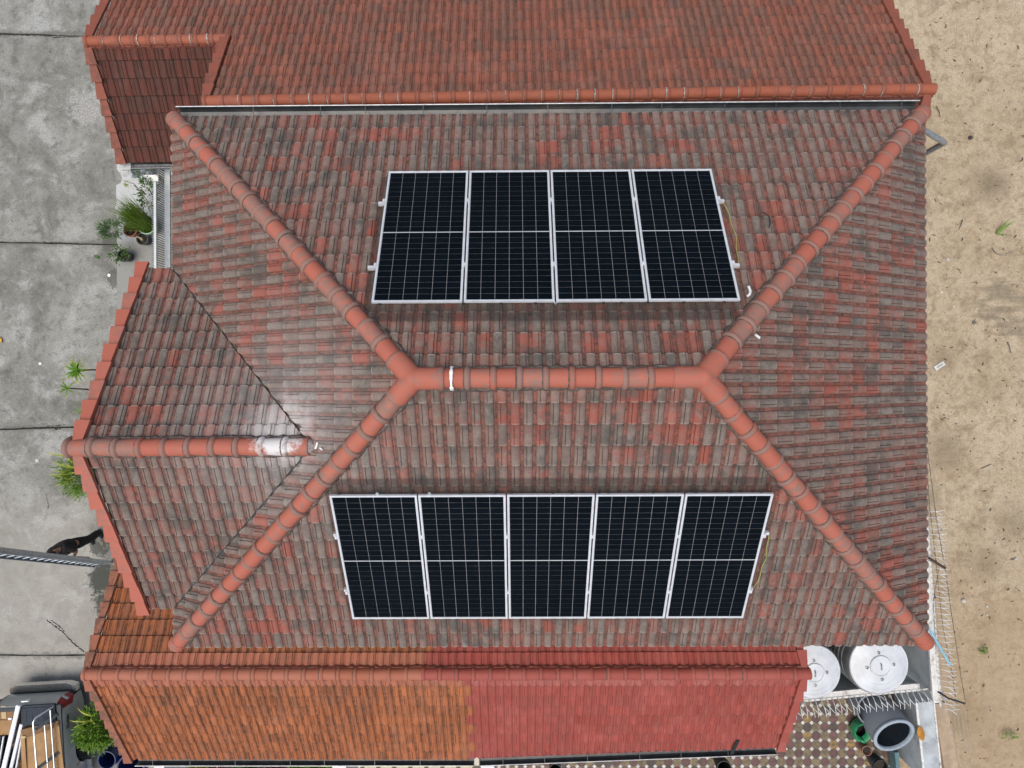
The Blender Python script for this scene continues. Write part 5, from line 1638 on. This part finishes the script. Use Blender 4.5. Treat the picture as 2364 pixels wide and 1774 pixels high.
# local frame: x right, y forward, z up
def ladder_local(h, sgn):
    p = Bs + ld * (h / ld.z) + wv * (.135 * sgn)
    return PM.inverted() @ p
hR, hL = ladder_local(1.18, 1), ladder_local(1.42, -1)
Pv = [(0, 0, .92), (0, .01, 1.08), (0, .02, 1.24), (0, .03, 1.36), (0, .04, 1.44), (0, .06, 1.50),            # 0-5 pelvis..neck
      (.10, 0, .88), (.12, .05, .50), (.13, .0, .10), (-.10, 0, .88), (-.13, .03, .50), (-.14, -.06, .10)]     # 6-8 right leg, 9-11 left leg
elR = V((.24, .16, 1.12)); elL = V((-.26, .18, 1.18))
hRv, hLv = hR + V((0, -.05, 0)), hL + V((0, -.05, 0))
Pv += [(.18, .02, 1.38), elR, hRv, (-.18, .02, 1.38), elL, hLv]                                                # 12-14, 15-17
Pe = [(0, 1), (1, 2), (2, 3), (3, 4), (4, 5), (0, 6), (6, 7), (7, 8), (0, 9), (9, 10), (10, 11), (3, 12), (12, 13), (13, 14), (3, 15), (15, 16), (16, 17)]
Pr = [(.15, .11), (.14, .10), (.15, .11), (.13, .09), (.06, .06), (.055, .055), .085, .058, .042, .085, .058, .042, .055, .042, .028, .055, .042, .028]
skin('body', Pv, Pe, Pr, M['skin'], per, PM)
# clothing: loose shirt, trousers
g_ = .018
ix = [0, 1, 2, 3]
skin('shirt', [Pv[0], Pv[1], Pv[2], Pv[3], (0, .038, 1.43), Pv[12], V(Pv[12]).lerp(elR, 1.0), Pv[15], V(Pv[15]).lerp(elL, 1.0)], [(0, 1), (1, 2), (2, 3), (3, 4), (3, 5), (5, 6), (3, 7), (7, 8)],
     [(.23, .19), (.23, .19), (.24, .20), (.22, .17), .095, .10, .082, .10, .082], M['cloth_black'], per, PM)
skin('trousers', [(0, 0, .96), Pv[0], Pv[6], Pv[7], V(Pv[8]) + V((0, 0, -.02)), Pv[9], Pv[10], V(Pv[11]) + V((0, 0, -.02))], [(0, 1), (1, 2), (2, 3), (3, 4), (1, 5), (5, 6), (6, 7)],
     [(.20, .16), (.22, .18), .14, .105, .088, .14, .105, .088], M['cloth_black'], per, PM)
# head with nose, ears, hair
hd = V((0, .085, 1.615))
mb = MB()
def blob(mb, c_, r_, n=18, m=12, f=None):
    vs, fs = [], []
    for j in range(m + 1):
        for i in range(n):
            t, a = math.pi * j / m, 2 * math.pi * i / n
            d = V((math.sin(t) * math.cos(a), math.sin(t) * math.sin(a), math.cos(t)))
            k = f(d) if f else 1
            vs.append(V(c_) + V((d.x * r_[0], d.y * r_[1], d.z * r_[2])) * k)
    for j in range(m):
        for i in range(n): fs.append((j * n + i, (j + 1) * n + i, (j + 1) * n + (i + 1) % n, j * n + (i + 1) % n))
    mb.add(vs, fs)
def headf(d):
    k = 1.0
    if d.y > 0.6 and -.45 < d.z < .1: k += .20 * max(0, 1 - (d.x / .16) ** 2) * max(0, 1 - ((d.z + .2) / .26) ** 2)      # nose
    if d.y > .5 and .02 < d.z < .3: k -= .05                                                                              # brow hollow
    if d.z < -.5: k -= .08 * abs(d.x)
    return k
blob(mb, hd, (.078, .098, .118), 30, 22, headf)
for sx in (-1, 1): blob(mb, hd + V((sx * .080, -.005, -.01)), (.012, .022, .032), 8, 6)
mb.build('head', M['skin'], per, PM, smooth=60)
mb = MB()
blob(mb, hd + V((0, -.014, .022)), (.096, .110, .120), 26, 16, lambda d: 1.0 if not (d.y > .35 and d.z < .35) else .86)
mb.build('hair', M['hair'], per, PM, smooth=60)
mb = MB()
for sx in (-1, 1):
    blob(mb, hd + V((sx * .030, .094, .006)), (.011, .006, .006), 8, 6)
mb.build('eyes', plain('eye', (.03, .02, .02)), per, PM)
mb = MB(); blob(mb, hd + V((0, .088, -.058)), (.024, .008, .007), 10, 6); mb.build('mouth', plain('lips', (.25, .09, .07)), per, PM)
# hands: palm, four fingers curled round the ladder rail, thumb
def hand(parent, w_, fw_, rail_p, sgn):
    w_, rail_p = V(w_), V(rail_p)
    fwd = (rail_p - w_).normalized()
    upv = V((0, 0, 1)); upv = (upv - fwd * upv.dot(fwd)).normalized()
    sd = fwd.cross(upv)
    vsx, ed, ra = [w_ - fwd * .015, w_ + fwd * .04], [(0, 1)], [(.026, .018), (.034, .018)]
    for k in range(4):
        o_ = upv * (.027 - .018 * k)
        Ls = (.030, .034, .031, .024)[k]
        b0 = len(vsx)
        vsx += [w_ + fwd * .062 + o_, w_ + fwd * (.062 + Ls) + o_ + sd * (.018 * sgn), w_ + fwd * (.066 + Ls * .9) + o_ + sd * (.050 * sgn), w_ + fwd * (.045 + Ls * .3) + o_ + sd * (.062 * sgn)]
        ed += [(1, b0), (b0, b0 + 1), (b0 + 1, b0 + 2), (b0 + 2, b0 + 3)]
        ra += [.0095, .009, .0085, .0075]
    b0 = len(vsx)
    vsx += [w_ + fwd * .012 + upv * .038 + sd * (.008 * sgn), w_ + fwd * .038 + upv * .052 + sd * (.030 * sgn), w_ + fwd * .055 + upv * .046 + sd * (.052 * sgn)]
    ed += [(0, b0), (b0, b0 + 1), (b0 + 1, b0 + 2)]
    ra += [.012, .010, .008]
    skin('hand', vsx, ed, ra, M['skin'], parent, PM, 1)
hand(per, hRv, None, hR, 1)
hand(per, hLv, None, hL, -1)
for p_, yw in ((Pv[8], .15), (Pv[11], -.25)):
    mb = MB()
    blob(mb, V((p_[0] + math.sin(yw) * -.0, p_[1] + .055, .05)), (.050, .135, .05), 16, 10, lambda d: 1.0 if d.z > -.4 else .97)
    mb.build('shoe', M['shoe'], per, PM, smooth=60)
# ================================================================== pickup
TZ = math.radians(3.2)
tr = thing('pickup_truck', 'grey pickup truck with loaded bed parked at the lower left', 'pickup truck', (-11.54, -7.47, 0), TZ)
TM = WORLD[tr.name]
def car_mat():
    n = NT('dark_silver_paint')
    cc = n.mix(n.ss(n.noise(3, 4), .3, .7), (0.24, 0.255, 0.25), (0.30, 0.315, 0.31))
    cc = n.mix(n.ss(n.noise(40, 5), .5, .8, 0, .15), cc, (.2, .19, .16))
    n.put(n.b.inputs['Coat Weight'], .5); n.put(n.b.inputs['Coat Roughness'], .1)
    return n.done(cc, .38, .15, .5)
M['car'] = car_mat()
M['car_dark'] = plain('black_trim', (0.02, 0.023, 0.025), .5)
M['step'] = plain('grey_step_pad', (0.075, 0.085, 0.088), .6)
M['chrome'] = plain('chrome', (0.70, 0.71, 0.71), .22, .9, var=.05)
M['lamp_red'] = plain('red_lamp', (0.22, 0.006, 0.010), .2)
M['lamp_clear'] = plain('clear_lamp', (0.42, 0.42, 0.42), .2)
M['tyre'] = plain('tyre_rubber', (0.012, 0.012, 0.012), .85)
M['glass_dark'] = plain('dark_glass', (0.012, 0.015, 0.017), .08)
HWD = .88
BZ, RZ_ = .62, 1.06                       # bed floor, rail height
# body side: loft of sections along y (rear 0 -> front -5.1) with flared wheel arches
def side(sgn):
    vs, fs = [], []
    ys = [-.0 - 5.1 * i / 68 for i in range(69)]
    for y in ys:
        arch = 0
        for wy in (-1.22, -4.25):
            d = abs(y - wy)
            if d < .50: arch = max(arch, math.sqrt(max(0, 1 - (d / .50) ** 2)))
        zb = .30 + arch * .46
        fl = .045 * arch ** .5 if arch else 0
        taper = -.06 * max(0, 1 - abs(y) / .25) - .16 * max(0, (-y - 4.7) / .4)
        for z, x in ((zb, .86 + fl), (max(zb + .04, .60), .895 + fl), (max(zb + .08, .86), .89 + fl * .6), (.98, .872), (1.03, .855), (RZ_, .835)):
            vs.append((sgn * (x + taper), y, z))
    for i in range(len(ys) - 1):
        for j in range(5):
            q = (i * 6 + j, i * 6 + j + 1, i * 6 + j + 7, i * 6 + j + 6)
            fs.append(q if sgn > 0 else q[::-1])
    MB().add(vs, fs).build('body_side', M['car'], tr, TM, smooth=50)
    # inner bed wall and rail cap
    MB().box((sgn * .77, -.80, (BZ + RZ_) / 2), (.04, 1.55, RZ_ - BZ - .02)).build('bed_wall', M['car_dark'], tr, TM)
    MB().box((sgn * .80, -.81, RZ_ + .006), (.10, 1.60, .03)).build('rail_cap', M['car_dark'], tr, TM)
for sg in (1, -1): side(sg)
MB().box((0, -.80, BZ), (1.52, 1.6, .04)).build('bed_floor', M['car_dark'], tr, TM)
MB().box((0, -1.62, (BZ + RZ_) / 2 + .02), (1.6, .05, RZ_ - BZ)).build('bed_front', M['car'], tr, TM)
# tailgate: sloping outer face
tg = MB().add([(-.74, .03, .50), (.74, .03, .50), (.74, .10, .60), (-.74, .10, .60), (-.74, .09, .85), (.74, .09, .85), (.74, .01, 1.03), (-.74, .01, 1.03), (-.74, -.05, RZ_), (.74, -.05, RZ_), (.74, -.09, RZ_ - .02), (-.74, -.09, RZ_ - .02), (-.74, -.07, BZ), (.74, -.07, BZ)],
               [(0, 1, 2, 3)[::-1], (3, 2, 5, 4)[::-1], (4, 5, 6, 7)[::-1], (7, 6, 9, 8)[::-1], (8, 9, 10, 11)[::-1], (11, 10, 13, 12)[::-1]]).build('tailgate', M['car'], tr, TM, smooth=30)
MB().box((0, -.055, RZ_ + .005), (1.50, .08, .022)).build('tailgate_cap', M['car_dark'], tg, TM)
MB().box((-.08, .062, .925), (.20, .030, .03)).box((-.05, .082, .88), (.10, .02, .02)).build('tailgate_handle', M['chrome'], tg, TM)
# rear bumper with step pad and chrome corners
MB().add([(-.80, .04, .47), (.80, .04, .47), (.80, .20, .49), (.62, .265, .50), (-.62, .265, .50), (-.80, .20, .49)] + [(-.80, .04, .34), (.80, .04, .34), (.80, .20, .34), (.62, .265, .34), (-.62, .265, .34), (-.80, .20, .34)],
          [(0, 1, 2, 3, 4, 5), (2, 1, 7, 8), (3, 2, 8, 9), (4, 3, 9, 10), (5, 4, 10, 11), (0, 5, 11, 6)]).build('rear_bumper', M['chrome'], tr, TM)
MB().add([(-.72, .05, .482), (.72, .05, .482), (.70, .19, .502), (.58, .245, .512), (-.58, .245, .512), (-.70, .19, .502)], [(0, 1, 2, 3, 4, 5)]).build('step_pad', M['step'], tr, TM)
for k in range(5): MB().box((0, .07 + .034 * k, .494 + .0055 * k), (1.25 if k < 4 else 1.1, .010, .008)).build('step_rib', M['car_dark'], tr, TM)
for sg in (1, -1):
    t_ = MB().add([(sg * .715, .105, .62), (sg * .855, .04, .62), (sg * .868, -.13, .70), (sg * .850, -.12, 1.0), (sg * .84, -.02, 1.015), (sg * .73, .035, 1.02), (sg * .715, .10, .86), (sg * .86, .015, .85)],
                  [(0, 1, 7, 6), (6, 7, 4, 5), (1, 2, 3, 7), (7, 3, 4)]).build('tail_light', M['lamp_red'], tr, TM, smooth=20)
    MB().add([(sg * .722, .102, .80), (sg * .858, .028, .80), (sg * .858, .014, .88), (sg * .722, .094, .88)], [(0, 1, 2, 3)]).build('clear_lens', M['lamp_clear'], t_, Matrix.Translation(TM.to_3x3() @ V((sg * .006, .008, 0))) @ TM)
# wheels
for sx in (-1, 1):
    for wy in (-1.22, -4.25):
        B = TM @ Matrix.Translation((sx * .80, wy, .365)) @ Matrix.Rotation(sx * math.pi / 2, 4, 'Y')
        wo = bpy.data.objects.new('wheel', None)
        link(wo, tr, B)
        MB().lathe([(.22, -.11), (.33, -.12), (.362, -.08), (.365, .06), (.345, .115), (.25, .125), (.235, .09)], 40, B, False).build('tyre', M['tyre'], wo, smooth=40)
        mb = MB(B)
        mb.lathe([(.235, .02), (.24, .105), (.225, .11), (.215, .03)], 32, None, False)
        mb.lathe([(0.0, .10), (.05, .10), (.06, .06), (.215, .03), (.215, .0)], 32, None, False)
        for k in range(6):
            a = k * math.pi / 3
            d = V((math.cos(a), math.sin(a), 0)); n_ = V((-d.y, d.x, 0))
            mb.add([d * .04 + n_ * .03 + V((0, 0, .10)), d * .04 - n_ * .03 + V((0, 0, .10)), d * .228 - n_ * .025 + V((0, 0, .092)), d * .228 + n_ * .025 + V((0, 0, .092)),
                    d * .04 + n_ * .03 + V((0, 0, .05)), d * .04 - n_ * .03 + V((0, 0, .05)), d * .228 - n_ * .025 + V((0, 0, .05)), d * .228 + n_ * .025 + V((0, 0, .05))], [(0, 1, 2, 3), (0, 4, 5, 1), (2, 6, 7, 3), (1, 5, 6, 2), (3, 7, 4, 0)])
        mb.build('rim', M['chrome'], wo, smooth=40)
        MB(TM).lathe([(.44, 0), (.44, .02)], 30, Matrix.Translation((sx * .74, wy, .40)) @ Matrix.Rotation(math.pi / 2, 4, 'Y')).build('wheel_well', M['car_dark'], tr)
# cab and bonnet (beyond the picture's lower edge)
cab = [(-.80, -1.68, 1.0), (.80, -1.68, 1.0), (.80, -3.75, 1.0), (-.80, -3.75, 1.0), (-.66, -1.95, 1.70), (.66, -1.95, 1.70), (.66, -3.05, 1.72), (-.66, -3.05, 1.72)]
MB().add(cab, [(4, 5, 6, 7)[::-1], (0, 1, 5, 4), (1, 2, 6, 5), (2, 3, 7, 6), (3, 0, 4, 7)]).build('cab', M['car'], tr, TM)
def pane(a, b, c_, d, off_):
    q = [V(p) for p in (a, b, c_, d)]
    ctr = sum(q, V()) / 4
    MB().add([ctr + (p - ctr) * .86 + V(off_) for p in q], [(0, 1, 2, 3)]).build('window', M['glass_dark'], tr, TM)
pane(cab[0], cab[1], cab[5], cab[4], (0, .006, .004)); pane(cab[2], cab[3], cab[7], cab[6], (0, -.006, .006))
pane(cab[1], cab[2], cab[6], cab[5], (.006, 0, .003)); pane(cab[3], cab[0], cab[4], cab[7], (-.006, 0, .003))
MB().add([(-.82, -3.7, 1.03), (.82, -3.7, 1.03), (.76, -5.0, .92), (-.76, -5.0, .92), (-.70, -5.12, .45), (.70, -5.12, .45)], [(0, 1, 2, 3)[::-1], (3, 2, 5, 4)[::-1]]).build('bonnet', M['car'], tr, TM, smooth=20)
MB().box((0, -3.3, .45), (1.5, 3.2, .25)).build('chassis', M['car_dark'], tr, TM)
# mud flap / side step behind the wheel
MB().box((.90, -1.78, .36), (.18, .20, .05)).box((.93, -1.95, .33), (.14, .12, .04)).build('side_step', M['galv'], tr, TM)
# chrome side rail over the right bed wall
zr = 1.42
MB().tube([(.70, -.02, RZ_ + .02), (.50, -.12, zr), (.46, -.20, zr + .02), (.49, -1.66, zr + .02)], .021, 10).build('load_rail', M['chrome'], tr, TM, smooth=60)
for x, z, y0_ in ((.60, 1.28, -.33), (.69, 1.20, -.05)):
    MB().tube([(x, y0_, z), (x + .02, -1.66, z)], .017, 10).build('load_rail', M['chrome'], tr, TM, smooth=60)
for y in (-.24, -1.12):
    MB().beam((.77, y + .03, RZ_ + .04), (.49, y - .14, zr), .075, .014, (0, 0, 1)).build('rail_bracket', M['step'], tr, TM)
# badge on the right flank
tc_ = bpy.data.curves.new('badge', 'FONT')
tc_.body = 'D-max'
tc_.size = .115
tc_.extrude = .004
tc_.align_x = 'CENTER'
tc_.materials.append(M['black'])
bo = bpy.data.objects.new('badge', tc_)
BM = TM @ Matrix.Translation((.897, -.46, .90)) @ Matrix.Rotation(math.pi / 2, 4, 'Z') @ Matrix.Rotation(math.pi / 2 - .14, 4, 'X')
bo2 = bpy.data.meshes.new_from_object(bo)
bpy.data.objects.remove(bo)
mesh_obj('badge', bo2, tr, BM)
# load ----------------------------------------------------------------------
M['card'] = plain('brown_cardboard', (0.36, 0.215, 0.095), .85, var=.18, scale=5)
M['card_d'] = plain('dark_cardboard', (0.24, 0.135, 0.058), .85, var=.2, scale=5)
M['tape'] = plain('pale_tape', (0.46, 0.34, 0.17), .5, var=.1)
M['tote'] = plain('slate_plastic_tote', (0.028, 0.040, 0.054), .6, var=.15, spec=.2)
M['trunk'] = plain('white_trunking', (0.72, 0.75, 0.80), .45, var=.06)
def tl(p): return TM @ V(p)
def px_local(px, py, z): return TM.inverted() @ atz(px, py, z)
def carton(name, pts, z0, z1, mat, label, cat, extra=None):
    q = [px_local(x, y, z1) for x, y in pts]
    ctr = sum(q, V()) / len(q)
    t = thing(name, label, cat, tl((ctr.x, ctr.y, z0)), TZ)
    MB().prism([(p.x, p.y) for p in q], z0, z1).build('box_body', mat, t, TM)
    if extra: extra(t, q, z1)
    return t
def strip(t, x0, x1, y0, y1, z, mat, name='tape'):
    MB().box(((x0 + x1) / 2, (y0 + y1) / 2, z), (abs(x1 - x0), abs(y1 - y0), .004)).build(name, mat, t, TM)
def big_extra(t, q, z):
    a, b, c_, d = q
    # opened flaps on the large carton
    MB().add([a + V((0, 0, .004)), d + V((0, 0, .004)), d + V((.13, 0, .02)), a + V((.13, -.10, .05))], [(0, 1, 2, 3)]).build('flap', M['card'], t, TM)
    MB().add([a + V((0, 0, .006)), b + V((0, 0, .006)), b + V((0, -.12, .07)), a + V((.14, -.16, .07))], [(0, 1, 2, 3)[::-1]]).build('flap', M['card_d'], t, TM)
    strip(t, a.x + .05, a.x + .17, a.y - .16, a.y - .11, z + .075, M['tape'])
carton('cardboard_box', [(47, 1686), (135, 1664), (150, 1800), (52, 1800)][::-1], BZ + .03, 1.10, M['card'], 'large opened brown cardboard box in the pickup bed under the chrome rails', 'box', lambda t, q, z: big_extra(t, [q[3], q[2], q[1], q[0]], z))
def left_extra(t, q, z):
    c0 = q[0]
    strip(t, c0.x + .03, c0.x + .13, c0.y + .02, c0.y + .5, z + .003, M['tape'])
carton('cardboard_box', [(-45, 1662), (27, 1662), (37, 1630), (-45, 1632)], BZ + .03, 1.02, M['card_d'], 'brown taped cardboard box in the pickup bed at the left edge', 'box')
carton('cardboard_box', [(-45, 1699), (21, 1697), (28, 1663), (-45, 1664)], BZ + .03, .98, M['card'], 'light brown cardboard box below the taped one at the left edge', 'box')
b_ = px_local(8, 1645, 1.03)
tp_ = MB().box((b_.x, b_.y, 1.025), (.11, .30, .006)).build('tape_sheet', M['tape'], None, TM)
tag(tp_, 'pale strip of packing sheet lying on the taped cardboard box', 'packing')
lb = px_local(23, 1660, 1.03)
tag(MB().box((lb.x, lb.y, 1.03), (.085, .045, .012)).build('sticker_roll', M['white_plastic'], None, TM), 'small white tag on the taped cardboard box', 'tag')
carton('cardboard_scrap', [(27, 1723), (48, 1690), (60, 1700), (55, 1740)], BZ + .20, .93, M['card_d'], 'torn cardboard scrap beside the large cardboard box', 'cardboard')
carton('cardboard_scrap', [(36, 1775), (60, 1735), (72, 1800), (34, 1800)], BZ + .03, .88, M['card_d'], 'dark cardboard piece below the torn scrap', 'cardboard')
# dark tote with ribbed lid
q = [px_local(x, y, 1.12) for x, y in ((50, 1680), (128, 1668), (126, 1628), (49, 1631))]
t = thing('storage_tote', 'dark slate plastic tote with ribbed lid behind the tailgate', 'tote', tl((q[0].x + .35, q[0].y + .2, BZ)), TZ)
x0_, x1_, y0_, y1_ = q[0].x, q[1].x, q[0].y + .04, q[3].y
MB().prism([(x0_ + .02, y0_ + .02), (x1_ - .02, y0_ + .02), (x1_ - .02, y1_ - .02), (x0_ + .02, y1_ - .02)], BZ + .03, 1.08).build('tote_body', M['tote'], t, TM)
ld_ = MB().prism([(x0_, y0_ + .03), (x0_ + .03, y0_), (x1_ - .03, y0_), (x1_, y0_ + .03), (x1_, y1_ - .03), (x1_ - .03, y1_), (x0_ + .03, y1_), (x0_, y1_ - .03)], 1.08, 1.115).build('tote_lid', M['tote'], t, TM)
MB().prism([(x0_ + .05, y0_ + .05), (x1_ - .05, y0_ + .05), (x1_ - .05, y1_ - .05), (x0_ + .05, y1_ - .05)], 1.115, 1.128).build('raised_panel', M['tote'], ld_, TM)
for k in range(5):
    x = x0_ + .13 + k * (x1_ - x0_ - .26) / 4
    MB().box((x, (y0_ + y1_) / 2 - .02, 1.132), (.008, (y1_ - y0_) * .55, .010)).build('lid_rib', M['car_dark'], ld_, TM)
# white trunking lengths lying diagonally
for k, (xa, ya_, xb, yb_, wd, zz, lab) in enumerate(((43, 1629, 5, 1790, .10, 1.16, 'widest white trunking length lying across the pickup load'), (50, 1672, 22, 1790, .07, 1.10, 'white trunking length right of the widest one'), (53, 1690, 35, 1790, .035, 1.06, 'narrow white trunking length beside the cardboard scrap'), (9, 1700, -6, 1790, .03, 1.04, 'narrow pale trunking length at the left edge of the load'), (3, 1699, -12, 1780, .03, 1.03, 'dark-backed trunking length at the left edge of the load'))):
    a, b = atz(xa, ya_, zz), atz(xb, yb_, zz - .08)
    d = (b - a).normalized()
    o = MB().beam(a, b, wd, .035).beam(a + d * .01 + V((0, 0, .0195)), b + V((0, 0, .0195)), wd * .55, .006).build('trunking', M['trunk'] if k < 4 else M['car_dark'])
    tag(o, lab, 'trunking', 'trunking lengths in the pickup bed')
tag(MB(TM).prism([(-.74, -1.55), (.74, -1.55), (.74, -.12), (-.74, -.12)], BZ + .022, BZ + .045).build('bed_liner', M['car_dark']), 'dark liner on the floor of the pickup bed', 'liner')
